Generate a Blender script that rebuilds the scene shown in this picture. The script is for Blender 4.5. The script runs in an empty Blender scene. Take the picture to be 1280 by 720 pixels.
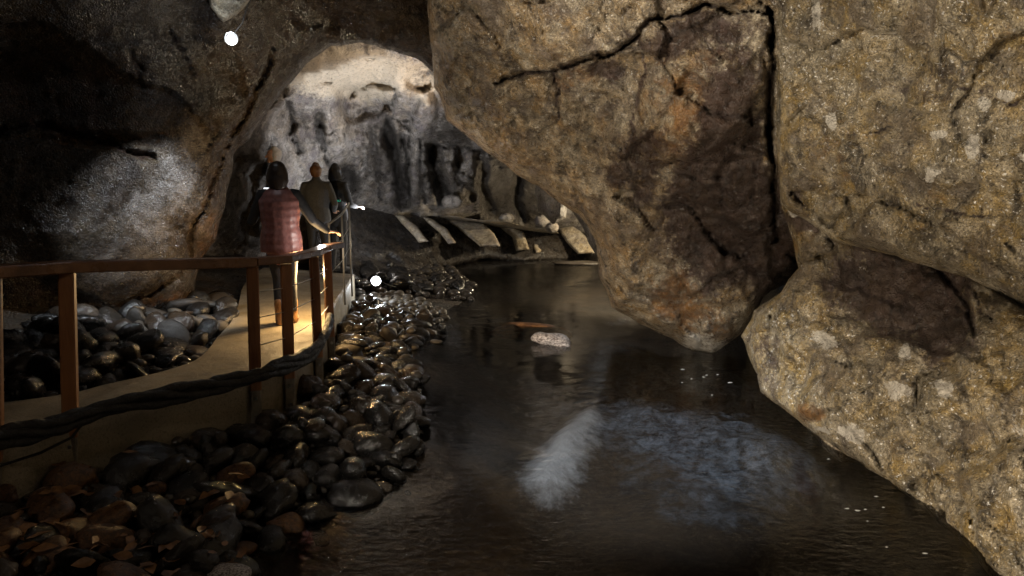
import bpy, bmesh, math, random
import numpy as np
from mathutils import Vector, Matrix
random.seed(7)
RNG = np.random.default_rng(11)
SC = bpy.context.scene
COL = SC.collection
# ------------------------------------------------------------------ camera
F = 925.0                      # focal length in photo pixels (1280 wide)
EYE = 1.6
PITCH = math.atan(155 / F)
cam_d = bpy.data.cameras.new('camera'); cam = bpy.data.objects.new('camera', cam_d); COL.objects.link(cam)
cam.location = (0, 0, EYE); cam.rotation_euler = (math.pi / 2 - PITCH, 0, 0)
cam_d.sensor_width = 36; cam_d.lens = 36 * F / 1280; cam_d.clip_start = .05; cam_d.clip_end = 200
SC.camera = cam
# ------------------------------------------------------------------ world (a closed cave: next to no sky light)
w = bpy.data.worlds.new('World'); SC.world = w; w.use_nodes = True
w.node_tree.nodes['Background'].inputs[0].default_value = (.95, .9, .85, 1)
w.node_tree.nodes['Background'].inputs[1].default_value = .014
SC.view_settings.view_transform = 'Standard'; SC.view_settings.look = 'None'
SC.view_settings.exposure = 0; SC.view_settings.gamma = 1
SC.cycles.max_bounces = 6; SC.cycles.diffuse_bounces = 3; SC.cycles.glossy_bounces = 3
SC.cycles.transparent_max_bounces = 6
SC.cycles.sample_clamp_indirect = 3
SC.cycles.use_denoising = True

def P(px, py, D):
    """point seen at photo pixel px,py standing D metres ahead"""
    u = (np.asarray(px, float) - 640) / F; v = (360 - np.asarray(py, float)) / F
    ct, st = math.cos(PITCH), math.sin(PITCH)
    Y = ct + v * st; Z = v * ct - st
    s = np.asarray(D, float) / Y
    return np.stack([u * s, Y * s, EYE + Z * s], -1)
def G(px, py, z=0.0):
    """point of the horizontal plane z seen at a pixel"""
    u = (px - 640) / F; v = (360 - py) / F
    ct, st = math.cos(PITCH), math.sin(PITCH)
    Y = ct + v * st; Z = v * ct - st
    s = (z - EYE) / Z
    return (u * s, Y * s, z)

def lamp(name, loc, power, color=(1, 1, 1), size=.05, spot=None, target=None, blend=.6):
    d = bpy.data.lights.new(name, 'SPOT' if spot else 'POINT')
    d.energy = power; d.color = color; d.shadow_soft_size = size
    o = bpy.data.objects.new(name, d); COL.objects.link(o); o.location = loc
    if spot:
        d.spot_size = math.radians(spot); d.spot_blend = blend
        o.rotation_euler = (Vector(target) - Vector(loc)).to_track_quat('-Z', 'Y').to_euler()
    return o
WARM = (1, .72, .42); NEUT = (1, .9, .76); COOL = (.86, .93, 1)
# show cave floodlights: the ones behind the viewer, those hidden behind the rocks, the two seen lit; some unseen fills are added
lamp('floodlight_or_fill', (-2.0, .4, 2.3), 1350, NEUT, .07, 84, (3.0, 5.6, 1.0), .6)
lamp('floodlight_or_fill', (-1.3, 2.2, 2.35), 420, NEUT, .06, 62, (1.1, 7.0, .8), .8)  # unseen fill added to brighten the hanging rock
lamp('pool_fill', (.1, 3.4, 2.75), 1150, COOL, .06, 46, (1.15, 6.3, -.8), .8)  # unseen cool fill added to brighten the pool and its bed
lamp('floodlight_or_fill', (-.5, .9, -.35), 560, (1, .84, .64), .10, 90, (2.9, 6, .9), .9)
lamp('wall_fill', P(-90, 250, 5.0), 170, COOL, .04, 44, tuple(P(180, 325, 7.0)), .6)  # unseen fill added to lengthen the gleam on the left wall
lamp('bank_floodlight', (-3.0, .2, 2.3), 34, (1, .84, .66), .08)
lamp('chamber_light', P(470, 285, 11.0), 360, (.93, .95, 1), .08, 125, tuple(P(455, 160, 13.4)), .6)
lamp('chamber_warm_light', P(575, 150, 11.2), 90, (1, .77, .58), .08, 120, tuple(P(440, 85, 12)), .6)
lamp('pool_reflection_fill', P(735, 190, 12.3), 700, (.95, .96, 1), .06, 62, tuple(P(712, 110, 15)), .5)  # unseen spot added so the lit wall mirrors in the pool
lamp('path_light', P(391, 340, 7.5), 78, (1, .64, .27), .05)
lamp('vest_light', P(402, 300, 7.15), 6, (1, .93, .85), .03)
lamp('bank_light', (-2.2, 11.6, .35), 9, (1, .93, .85), .05)
lamp('far_warm_light', (2.75, 14.3, .8), 620, (1, .82, .55), .06)
lamp('water_glint_fill', (1.80, 11.3, .75), 34, COOL, .16)  # unseen cool lamp added for glints on the ripples

# ------------------------------------------------------------------ noise
TAB = np.random.default_rng(3).random((64, 64, 64)).astype(np.float32)
def vnoise(p):
    i = np.floor(p).astype(np.int64); f = p - i; f = f * f * f * (f * (f * 6 - 15) + 10)
    i &= 63; j = (i + 1) & 63
    x0, y0, z0 = i.T; x1, y1, z1 = j.T; fx, fy, fz = f.T
    a = TAB[x0, y0, z0] * (1 - fx) + TAB[x1, y0, z0] * fx
    b = TAB[x0, y1, z0] * (1 - fx) + TAB[x1, y1, z0] * fx
    c = TAB[x0, y0, z1] * (1 - fx) + TAB[x1, y0, z1] * fx
    d = TAB[x0, y1, z1] * (1 - fx) + TAB[x1, y1, z1] * fx
    return ((a * (1 - fy) + b * fy) * (1 - fz) + (c * (1 - fy) + d * fy) * fz) * 2 - 1
def fbm(p, scale=1.0, octv=5, gain=.5, ridged=False):
    q = np.asarray(p, float) * scale + 17.3; out = 0; a = 1; s = 0
    for k in range(octv):
        n = vnoise(q)
        if ridged: n = 1 - 2 * np.abs(n)
        out = out + a * n; s += a; a *= gain
        q = q @ ROT * 2.03 + 5.1
    return out / s
ROT = np.array(Matrix.Rotation(.7, 3, Vector((1, 2, 3)).normalized()))
def facet(p, scale, seed=0):
    """blocky fractured rock: every Worley cell is a tilted plane. returns offset, edge closeness"""
    q = np.asarray(p, float) * scale
    ci = np.floor(q).astype(np.int64)
    best = np.full(len(q), 9e9); sec = best.copy(); off = np.zeros(len(q))
    for dx in (-1, 0, 1):
        for dy in (-1, 0, 1):
            for dz in (-1, 0, 1):
                c = ci + (dx, dy, dz); h = (c + seed * 7) & 63
                r = np.stack([TAB[h[:, 0], h[:, 1], h[:, 2]], TAB[h[:, 1], h[:, 2], h[:, 0]], TAB[h[:, 2], h[:, 0], h[:, 1]]], -1)
                d = q - (c + r); dd = (d * d).sum(1)
                n = np.stack([TAB[h[:, 0], h[:, 2], h[:, 1]], TAB[h[:, 1], h[:, 0], h[:, 2]], TAB[h[:, 2], h[:, 1], h[:, 0]]], -1) - .5
                m = dd < best
                sec = np.where(m, best, np.minimum(sec, dd))
                off = np.where(m, (d * n).sum(1) + (r[:, 0] - .5) * .35, off)
                best = np.where(m, dd, best)
    return off / scale * 2, np.sqrt(sec) - np.sqrt(best)

# ------------------------------------------------------------------ mesh helpers
def mesh_obj(name, V, Fc, mat, parent=None, smooth=True, attrs=None):
    me = bpy.data.meshes.new(name); me.from_pydata([tuple(v) for v in V], [], [tuple(f) for f in Fc]); me.update()
    if smooth: me.polygons.foreach_set('use_smooth', [True] * len(me.polygons))
    for k, a in (attrs or {}).items():
        at = me.attributes.new(k, 'FLOAT', 'POINT'); at.data.foreach_set('value', np.asarray(a, dtype=np.float32))
    if mat: me.materials.append(mat)
    o = bpy.data.objects.new(name, me); COL.objects.link(o)
    if parent: o.parent = parent
    return o
def bm_obj(name, bm, mat, parent=None, smooth=False):
    me = bpy.data.meshes.new(name); bm.normal_update(); bm.to_mesh(me); bm.free()
    if smooth: me.polygons.foreach_set('use_smooth', [True] * len(me.polygons))
    if mat: me.materials.append(mat)
    o = bpy.data.objects.new(name, me); COL.objects.link(o)
    if parent: o.parent = parent
    return o
def tag(o, label=None, cat=None, group=None, kind=None):
    if label: o['label'] = label
    if cat: o['category'] = cat
    if group: o['group'] = group
    if kind: o['kind'] = kind
    return o
def empty(name, loc=(0, 0, 0), rz=0, **k):
    o = bpy.data.objects.new(name, None); COL.objects.link(o); o.location = loc; o.rotation_euler = (0, 0, rz)
    o.empty_display_size = .1
    return tag(o, **k)
def seg_dist(X, Y, pts, closed=False):
    pts = np.asarray(pts, float); n = len(pts)
    best = np.full(X.shape, 9e9); bx = np.zeros(X.shape); by = np.zeros(X.shape)
    for i in range(n if closed else n - 1):
        a = pts[i]; b = pts[(i + 1) % n]; ab = b - a; L = (ab * ab).sum() + 1e-9
        t = np.clip(((X - a[0]) * ab[0] + (Y - a[1]) * ab[1]) / L, 0, 1)
        qx = a[0] + t * ab[0]; qy = a[1] + t * ab[1]; d = np.hypot(X - qx, Y - qy)
        m = d < best; best = np.where(m, d, best); bx = np.where(m, qx, bx); by = np.where(m, qy, by)
    return best, bx, by
def inside(X, Y, pts):
    pts = np.asarray(pts, float); r = np.zeros(X.shape, bool); n = len(pts)
    for i in range(n):
        x0, y0 = pts[i]; x1, y1 = pts[(i + 1) % n]
        if y0 == y1: continue
        c = ((y0 > Y) != (y1 > Y)) & (X < (x1 - x0) * (Y - y0) / (y1 - y0) + x0)
        r ^= c
    return r
def roughen(pts, amp, step=9, seed=0, box=None):
    """outline with small irregular bites"""
    out = []; n = len(pts)
    for i in range(n):
        a = np.array(pts[i], float); b = np.array(pts[(i + 1) % n], float); L = np.hypot(*(b - a)); k = max(1, min(60, int(L / step)))
        nn = np.array([-(b - a)[1], (b - a)[0]]) / (L + 1e-9)
        for j in range(k):
            p = a + (b - a) * j / k
            q = np.array([[p[0] / 22, p[1] / 22, seed * 3.7]])
            out.append(p + nn * amp * (fbm(q, 1, 3)[0] * 1.6))
    return out
def depth_field(ctrl, X, Y, sm=60.0):
    """smooth interpolation of depth controls (px,py,D) by normalised gaussian-ish weights + plane"""
    c = np.array(ctrl, float)
    A = np.c_[np.ones(len(c)), c[:, 0], c[:, 1]]
    co, *_ = np.linalg.lstsq(A, c[:, 2], rcond=None)
    res = c[:, 2] - A @ co
    num = np.zeros(X.shape); den = np.full(X.shape, 1e-6)
    for (x, y, _), r in zip(c, res):
        wt = 1 / ((X - x) ** 2 + (Y - y) ** 2 + sm * sm) ** 1.5
        num += wt * r; den += wt
    return co[0] + co[1] * X + co[2] * Y + num / den

def relief(name, outline, ctrl, mat, step=4, roll_w=40, roll_d=.6, thick=1.2, fb=.12, fb_s=.8, fac=.10, fac_s=1.2, fine=.018, chip=0, flute=False,
           cracks=(), bulges=(), masks=None, rough=2.5, seed=0, back_shrink=10, ridge=0, box=None, sm=60, strata=None):
    """a rock body: its face is a relief with real distances, its flanks roll back and run on behind it"""
    ol = roughen(outline, rough, seed=seed)
    arr = np.array(ol)
    x0, y0 = arr.min(0) - step; x1, y1 = arr.max(0) + step
    gx = np.arange(x0, x1 + step, step); gy = np.arange(y0, y1 + step, step)
    X, Y = np.meshgrid(gx, gy); nx = len(gx)
    cx = (X[:-1, :-1] + X[1:, 1:]) / 2; cy = (Y[:-1, :-1] + Y[1:, 1:]) / 2
    keep = inside(cx, cy, ol)
    ii, jj = np.nonzero(keep); v0 = ii * nx + jj
    Q = np.stack([v0, v0 + nx, v0 + nx + 1, v0 + 1], 1)
    used = np.unique(Q); remap = np.full(X.size, -1); remap[used] = np.arange(len(used)); Q = remap[Q]
    x = X.ravel()[used].copy(); y = Y.ravel()[used].copy()
    d, bx, by = seg_dist(x, y, ol, True)
    E = np.concatenate([Q[:, [0, 1]], Q[:, [1, 2]], Q[:, [2, 3]], Q[:, [3, 0]]])
    Es = np.sort(E, 1); key = Es[:, 0].astype(np.int64) * (len(x) + 1) + Es[:, 1]
    uq, idx, cnt = np.unique(key, return_index=True, return_counts=True)
    BE = E[idx[cnt == 1]]; bv = np.unique(BE)
    x[bv] = bx[bv]; y[bv] = by[bv]; d[bv] = 0
    # world-space noise coordinates from a first guess of the surface
    D = depth_field(ctrl, x, y, sm)
    for (px, py, rx, ry, dz, hard) in bulges:
        wx = x + 18 * fbm(np.c_[x / 60, y / 60, x * 0 + seed], 1, 3) ; wy = y + 18 * fbm(np.c_[x / 60, y / 60, x * 0 + seed + 9], 1, 3)
        r = np.sqrt(((wx - px) / rx) ** 2 + ((wy - py) / ry) ** 2)
        D = D + dz * np.clip((1 - r) * hard, 0, 1) ** 1.0
    p0 = P(x, y, D)
    p0[:, 1] *= .8
    t = np.clip(d / roll_w, 0, 1)
    D = D + roll_d * (1 - np.sqrt(1 - (1 - t) ** 2 * .999))
    damp = np.clip(d / 14, 0.15, 1)
    D = D + fb * fbm(p0 + seed, fb_s, 5, .5) * damp
    if ridge: D = D + ridge * fbm(p0 + seed * 2, fb_s * 1.7, 4, .55, True) * damp
    if fac:
        wp = p0 + .12 * np.stack([fbm(p0 + 3, 2.5, 3), fbm(p0 + 8, 2.5, 3), fbm(p0 + 13, 2.5, 3)], -1)
        o1, e1 = facet(wp, fac_s, seed); o2, e2 = facet(wp, fac_s * 2.7, seed + 1)
        D = D + (o1 * fac + o2 * fac * .8) * damp
        D = D + fac * .10 * np.exp(-(e1 / .05) ** 2) * damp
        if chip: o3, _ = facet(wp, fac_s * 7.5, seed + 2); D = D + o3 * chip * damp
    if strata:
        amp, freq = strata
        sp = p0[:, 2] * freq + p0[:, 0] * freq * .25 + 1.2 * fbm(p0, .7, 3)
        D = D + amp * (np.abs((sp % 1) - .5) * 2 - .5) * damp
    D = D + fine * fbm(p0, 11, 4, .6) * damp
    if flute: D = D + .12 * np.abs(np.sin((x + 14 * fbm(np.c_[x / 50, y / 50, x * 0], 1, 3)) / 12)) ** .7 * np.clip((y - 120) / 40, 0, 1) * np.clip((x - 430) / 30, 0, 1)
    crack_m = np.zeros(len(x))
    jx = 9 * fbm(np.c_[x / 22, y / 22, x * 0 + 4.2], 1, 5, .65); jy = 9 * fbm(np.c_[x / 22, y / 22, x * 0 + 7.7], 1, 5, .65)
    for (pl, wd, dep) in cracks:
        cd, _, _ = seg_dist(x + jx, y + jy, pl)
        wv = wd * (.75 + .9 * fbm(np.c_[x / 40, y / 40, x * 0 + 1.2], 1, 2))
        kf = np.clip(1 - cd / np.maximum(wv, .4), 0, 1)
        D = D + dep * kf ** .7; crack_m = np.maximum(crack_m, kf)
    V = P(x, y, D)
    att = {}
    for k, blobs in (masks or {}).items():
        m = np.zeros(len(x))
        for (px, py, rx, ry, s) in blobs:
            wx = x + 26 * fbm(np.c_[x / 70, y / 70, x * 0 + 2.2], 1, 4); wy = y + 26 * fbm(np.c_[x / 70, y / 70, x * 0 + 6.1], 1, 4)
            r = np.sqrt(((wx - px) / rx) ** 2 + ((wy - py) / ry) ** 2)
            m = np.maximum(m, s * np.clip(1.5 - r, 0, 1))
        att[k] = m * (1.5 if k == 'pale' and mat.name in ('tan_rock', 'ochre_rock') else 1)
    for k in ('stain_shade', 'rust', 'pale'): att.setdefault(k, np.zeros(len(x)))
    att['stain_shade'] = np.maximum(att['stain_shade'], crack_m * .8)
    # flanks running on behind the face
    base = len(x); ring = {int(b): i for i, b in enumerate(bv)}; nb = len(bv)
    e = 1.5
    gx_, _, _ = seg_dist(x[bv] + e, y[bv], ol, True); gm, _, _ = seg_dist(x[bv] - e, y[bv], ol, True)
    gy_, _, _ = seg_dist(x[bv], y[bv] + e, ol, True); gn, _, _ = seg_dist(x[bv], y[bv] - e, ol, True)
    inx = np.where(inside(x[bv] + e, y[bv], ol), gx_, -gx_) - np.where(inside(x[bv] - e, y[bv], ol), gm, -gm)
    iny = np.where(inside(x[bv], y[bv] + e, ol), gy_, -gy_) - np.where(inside(x[bv], y[bv] - e, ol), gn, -gn)
    L = np.hypot(inx, iny) + 1e-6; inx /= L; iny /= L
    VV = [V]; rings = 6
    for k in range(1, rings + 1):
        s = k / rings
        rx_ = x[bv] + inx * back_shrink * s ** 1.5; ry_ = y[bv] + iny * back_shrink * s ** 1.5
        VV.append(P(rx_, ry_, D[bv] + thick * s))
    V = np.concatenate(VV)
    faces = [tuple(q) for q in Q.tolist()]
    a = np.array([ring[int(q)] for q in BE[:, 0]]); b = np.array([ring[int(q)] for q in BE[:, 1]])
    prev_a, prev_b = BE[:, 0], BE[:, 1]
    for k in range(rings):
        na = base + k * nb + a; nbv = base + k * nb + b
        faces += np.stack([prev_b, prev_a, na, nbv], 1).tolist()
        prev_a, prev_b = na, nbv
    for k in list(att): att[k] = np.concatenate([att[k]] + [att[k][bv]] * rings)
    o = mesh_obj(name, V, faces, mat, attrs=att)
    return o

# ------------------------------------------------------------------ materials
class NT:
    def __init__(s, name):
        s.m = bpy.data.materials.new(name); s.m.use_nodes = True; s.t = s.m.node_tree; s.t.nodes.clear()
        s.out = s.t.nodes.new('ShaderNodeOutputMaterial'); s.b = s.t.nodes.new('ShaderNodeBsdfPrincipled')
        s.t.links.new(s.b.outputs[0], s.out.inputs[0])
        s.co = s.t.nodes.new('ShaderNodeTexCoord').outputs['Object']
    def _set(s, sock, v):
        if isinstance(v, bpy.types.NodeSocket): s.t.links.new(v, sock)
        elif v is not None: sock.default_value = v
    def noise(s, scale, detail=4, rough=.55, dist=0, vec=None, out=0):
        n = s.t.nodes.new('ShaderNodeTexNoise'); n.inputs['Scale'].default_value = scale; n.inputs['Detail'].default_value = detail
        n.inputs['Roughness'].default_value = rough; n.inputs['Distortion'].default_value = dist
        s.t.links.new(vec or s.co, n.inputs['Vector']); return n.outputs[out]
    def vor(s, scale, feature='F1', vec=None, out='Distance', rand=1):
        n = s.t.nodes.new('ShaderNodeTexVoronoi'); n.feature = feature; n.inputs['Scale'].default_value = scale
        n.inputs['Randomness'].default_value = rand
        s.t.links.new(vec or s.co, n.inputs['Vector']); return n.outputs[out]
    def ramp(s, f, stops, interp='LINEAR'):
        n = s.t.nodes.new('ShaderNodeValToRGB'); n.color_ramp.interpolation = interp; el = n.color_ramp.elements
        for i, (p, c) in enumerate(stops):
            e = el[i] if i < 2 else el.new(p); e.position = p
            e.color = (c, c, c, 1) if not isinstance(c, tuple) else (*c, 1)
        s.t.links.new(f, n.inputs[0]); return n.outputs[0]
    def mix(s, f, a, b, mode='MIX'):
        n = s.t.nodes.new('ShaderNodeMix'); n.data_type = 'RGBA'; n.blend_type = mode; n.clamp_factor = True
        s._set(n.inputs[0], f)
        for i, v in ((6, a), (7, b)):
            if isinstance(v, tuple): n.inputs[i].default_value = (*v, 1)
            else: s.t.links.new(v, n.inputs[i])
        return n.outputs[2]
    def math(s, op, a, b=None, clamp=False):
        n = s.t.nodes.new('ShaderNodeMath'); n.operation = op; n.use_clamp = clamp
        s._set(n.inputs[0], a)
        if b is not None: s._set(n.inputs[1], b)
        return n.outputs[0]
    def attr(s, name):
        n = s.t.nodes.new('ShaderNodeAttribute'); n.attribute_name = name; return n.outputs['Fac']
    def objrand(s):
        return s.t.nodes.new('ShaderNodeObjectInfo').outputs['Random']
    def objcol(s):
        return s.t.nodes.new('ShaderNodeObjectInfo').outputs['Color']
    def mapping(s, scale=(1, 1, 1), rot=(0, 0, 0)):
        n = s.t.nodes.new('ShaderNodeMapping'); n.inputs['Scale'].default_value = scale; n.inputs['Rotation'].default_value = rot
        s.t.links.new(s.co, n.inputs[0]); return n.outputs[0]
    def bump(s, h, dist=.02, strength=1, prev=None):
        n = s.t.nodes.new('ShaderNodeBump'); n.inputs['Distance'].default_value = dist; n.inputs['Strength'].default_value = strength
        s.t.links.new(h, n.inputs['Height'])
        if prev: s.t.links.new(prev, n.inputs['Normal'])
        return n.outputs[0]
    def done(s, color=None, rough=None, normal=None, **k):
        s._set(s.b.inputs['Base Color'], (*color, 1) if isinstance(color, tuple) else color)
        s._set(s.b.inputs['Roughness'], rough)
        if normal: s.t.links.new(normal, s.b.inputs['Normal'])
        for kk, v in k.items(): s._set(s.b.inputs[kk.replace('_', ' ')], v)
        return s.m

def rock_mat(name, c_mid, c_lt, c_dk, c_ochre, white=.5, wet=.5, spk=28, stain_shade=(.030, .019, .015), rust=(.26, .12, .035), pale=(.55, .5, .42), bumpd=.02, pk=(2.6, .52, .60)):
    n = NT(name)
    big = n.noise(1.1, 5, .6, .3); med = n.noise(5.5, 8, .68, .2); sm_ = n.noise(spk, 8, .74, .1); mic = n.noise(spk * 3.3, 3, .6)
    st = n.noise(7, 6, .7, .3, vec=n.mapping((1.0, 1.0, .45), (.3, .5, .2)))
    big2 = n.noise(4.0, 7, .66, .2); c = n.mix(n.ramp(n.math('ADD', n.math('MULTIPLY', big, .45), n.math('MULTIPLY', big2, .55)), [(.44, 0), (.56, 1)]), c_mid, c_ochre)
    c = n.mix(n.ramp(med, [(.42, 0), (.62, .8)]), c, c_lt)
    c = n.mix(n.ramp(st, [(.36, .9), (.5, 0)]), c, c_dk)
    # mineral grains, chips and painted wet glints
    c = n.mix(n.ramp(sm_, [(.36, .85), (.47, 0)]), c, c_dk)
    c = n.mix(n.ramp(sm_, [(.56, 0), (.72, .7)]), c, c_lt)
    chip = n.vor(11, vec=n.mix(.28, n.co, n.noise(7, 8, .75, out=1)))
    wm = n.math('MULTIPLY', n.ramp(chip, [(.085, 1), (.10, 0)]), n.ramp(n.noise(2.3, 3), [(.52, 0), (.60, 1)]))
    c = n.mix(n.math('MULTIPLY', wm, white), c, (.62, .60, .55))
    tiny = n.ramp(n.noise(44, 3, .6), [(.625, 0), (.655, 1)])
    c = n.mix(n.math('MULTIPLY', tiny, white * 1.1), c, (.75, .71, .64))  # white specks painted in for wet glints
    vio = n.ramp(n.noise(3.1, 5, .65, .5), [(.50, 0), (.62, .75)])
    c = n.mix(vio, c, tuple(a * b for a, b in zip(c_mid, (.58, .56, .66))))
    fine_ = n.ramp(n.noise(75, 6, .75), [(.30, .22), (.5, .95), (.72, 2.1)])
    c = n.mix(.85, c, fine_, 'MULTIPLY')
    vein = n.math('ABSOLUTE', n.math('SUBTRACT', n.noise(2.1, 9, .72, .1), .5))
    c = n.mix(n.ramp(vein, [(.0, .5), (.006, 0)]), c, tuple(v * .4 for v in c_dk))
    # stains, painted shade and painted gleam with a ragged edge
    wob = n.math('SUBTRACT', n.noise(8, 9, .78, .3), .5)
    def mk(a, k=1.5, lo=.30, hi=.62):
        v = n.math('ADD', n.attr(a), n.math('MULTIPLY', wob, k))
        return n.math('MULTIPLY', n.ramp(v, [(lo, 0), (hi, 1)]), n.ramp(n.attr(a), [(.02, 0), (.15, 1)]))
    c = n.mix(n.math('MULTIPLY', mk('rust', 2.4, .34, .8), .8), c, n.mix(n.ramp(med, [(.42, 0), (.58, 1)]), rust, tuple(v * .35 for v in rust)))
    c = n.mix(n.math('MULTIPLY', mk('stain_shade', 1.8, .26, .52), .92), c, n.mix(n.ramp(med, [(.4, 0), (.62, 1)]), stain_shade, tuple(v * 2.6 for v in stain_shade)))
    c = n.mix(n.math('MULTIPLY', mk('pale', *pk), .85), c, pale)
    c = n.mix(n.ramp(mic, [(.32, .55), (.45, 0)]), c, tuple(v * .35 for v in c_dk))
    r = n.ramp(n.noise(13, 7, .72), [(.38, max(.10, .40 - wet * .5)), (.64, .85 - wet * .4)])
    vein_h = n.ramp(vein, [(0, 0), (.02, 1)])
    nm = n.bump(n.noise(9, 8, .66, .5), bumpd * 1.6, .8)
    nm = n.bump(n.vor(26, vec=n.mix(.2, n.co, n.noise(14, 4, out=1))), bumpd * .5, .55, nm)
    nm = n.bump(n.noise(55, 6, .75), bumpd * .5, 1, nm)
    nm = n.bump(n.vor(60, 'F1'), bumpd * .35, .8, nm)
    return n.done(c, r, nm)
M = {}
M['tan'] = rock_mat('tan_rock', (.215, .168, .108), (.46, .39, .28), (.045, .032, .022), (.32, .205, .085), white=.6, wet=.6, bumpd=.026)
M['ochre'] = rock_mat('ochre_rock', (.215, .173, .105), (.44, .375, .27), (.042, .033, .023), (.32, .215, .07), white=.9, wet=.45, bumpd=.026)
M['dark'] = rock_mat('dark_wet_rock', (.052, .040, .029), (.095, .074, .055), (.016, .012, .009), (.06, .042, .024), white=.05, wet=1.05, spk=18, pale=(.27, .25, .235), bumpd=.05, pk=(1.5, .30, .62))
M['grey'] = rock_mat('grey_flowstone', (.22, .20, .18), (.36, .34, .32), (.06, .052, .045), (.26, .22, .17), white=.2, wet=.5, spk=9, stain_shade=(.02, .017, .014), pale=(.60, .52, .40), bumpd=.035, pk=(1.5, .30, .62))
M['black'] = rock_mat('black_rock', (.022, .019, .016), (.05, .043, .037), (.008, .007, .006), (.03, .022, .014), white=.02, wet=.7, spk=14)
M['slab'] = rock_mat('pale_slab_rock', (.33, .29, .22), (.48, .43, .34), (.13, .10, .07), (.38, .30, .18), white=.1, wet=.4, spk=9)

# ------------------------------------------------------------------ the cave: rock bodies
hang = relief('hanging_rock',
    [(529, -260), (533, 0), (538, 55), (543, 108), (558, 150), (600, 183), (640, 214), (682, 240), (722, 268), (744, 300), (750, 345), (764, 385), (800, 404),
     (842, 424), (866, 437), (890, 441), (912, 430), (925, 418), (955, 372), (1000, 340), (1050, 300), (1060, 100), (1060, -260)],
    [(540, -200, 5.6), (560, 60, 6.9), (620, 140, 7.0), (700, 230, 7.3), (760, 340, 7.8), (880, 425, 7.9), (700, 60, 5.9), (860, 40, 5.8), (940, 60, 5.9), (860, 200, 6.0), (900, 320, 6.9), (960, 330, 7.4), (990, 200, 6.6), (800, -200, 4.6), (800, 300, 6.8), (1040, 200, 6.8)],
    M['tan'], step=3, roll_w=46, roll_d=.7, thick=1.7, fb=.16, fb_s=.9, fac=.27, fac_s=1.35, chip=.55, fine=.05, strata=(.07, 1.7), seed=1, ridge=.05,
    cracks=[([(620, 104), (655, 92), (695, 88), (738, 74), (775, 62), (800, 44), (812, 24), (852, 18), (880, 6), (915, 16), (962, 12)], 3.8, .3),
            ([(695, 88), (699, 112), (697, 150)], 3, .12), ([(962, 8), (966, 60), (962, 140), (966, 210), (970, 300)], 7, .6),
            ([(798, 40), (805, 90), (792, 150), (800, 210)], 5, .06), ([(938, 265), (945, 215), (958, 180)], 3, .10), ([(812, 208), (850, 205), (870, 215)], 3, .07)],
    bulges=[(700, 20, 190, 62, -.12, 6), (880, 110, 90, 85, -.18, 3), (880, 300, 100, 60, .15, 2), (940, 240, 32, 60, -.14, 4), (980, 320, 24, 46, .35, 3), (725, 95, 42, 16, .10, 3), (770, 350, 60, 60, -.12, 2), (895, 420, 26, 34, -.15, 3), (880, 205, 70, 14, .10, 4)],
    masks={'stain_shade': [(915, 200, 46, 120, .9), (905, 260, 66, 90, 1), (870, 45, 90, 26, .6), (975, 330, 34, 70, 1), (800, 210, 34, 60, .55), (750, 90, 34, 12, .7), (925, 110, 36, 60, .55), (955, 300, 40, 60, .9), (770, 215, 20, 16, .7)],
           'rust': [(880, 130, 70, 80, .62), (830, 190, 44, 40, .6), (850, 375, 40, 46, .75), (720, 95, 50, 14, .5), (980, 330, 20, 46, .8), (900, 400, 26, 34, .45), (846, 140, 8, 60, .7), (852, 180, 26, 10, .6), (800, 180, 16, 30, .4)],
           'pale': [(880, 425, 40, 16, .5), (745, 345, 16, 50, .2)]})
tag(hang, 'huge tan and rust-stained rock hanging to a point over the water', 'rock')
upper = relief('rock_wall',
    [(968, -700), (968, 0), (972, 90), (970, 180), (976, 255), (1040, 300), (1120, 320), (1200, 345), (1290, 390), (1450, 470), (2000, 700), (2300, 0), (2200, -700)],
    [(975, -200, 5.0), (1000, 100, 5.7), (1000, 240, 5.9), (1140, 300, 5.0), (1280, 360, 4.4), (1280, 100, 4.1), (1280, -200, 3.5), (1120, 100, 4.9), (1500, 100, 3.1), (1500, 400, 3.5), (1900, 300, 2.3)],
    M['ochre'], step=3.4, roll_w=20, roll_d=.22, thick=2.5, fb=.13, fb_s=1.1, fac=.25, fac_s=1.4, chip=.5, fine=.05, strata=(.05, 1.5), seed=2, ridge=.05,
    cracks=[([(1040, 165), (1080, 172), (1120, 160)], 3, .06), ([(1190, 100), (1260, 130), (1290, 120)], 3, .05), ([(1100, 230), (1160, 262), (1240, 270)], 3, .05)],
    bulges=[(1010, 200, 36, 90, -.10, 2), (1200, 180, 110, 70, -.12, 2), (1040, 60, 50, 70, .08, 2)],
    masks={'pale': [(1045, 160, 8, 14, .7), (1172, 172, 10, 7, .8), (1220, 190, 9, 12, .8), (1237, 134, 10, 8, .8), (1262, 122, 12, 7, .8), (1022, 10, 8, 22, .7), (1165, 225, 9, 8, .6), (1290, 200, 14, 9, .6)],
           'rust': [(1050, 190, 34, 60, .35), (1160, 270, 40, 24, .35), (1250, 60, 60, 30, .25)],
           'stain_shade': [(1140, 110, 60, 24, .3), (1000, 250, 20, 30, .4), (1210, 110, 60, 40, .25)]})
tag(upper, 'ochre speckled rock wall with white chips, upper right above the boulder', 'rock')
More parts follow.
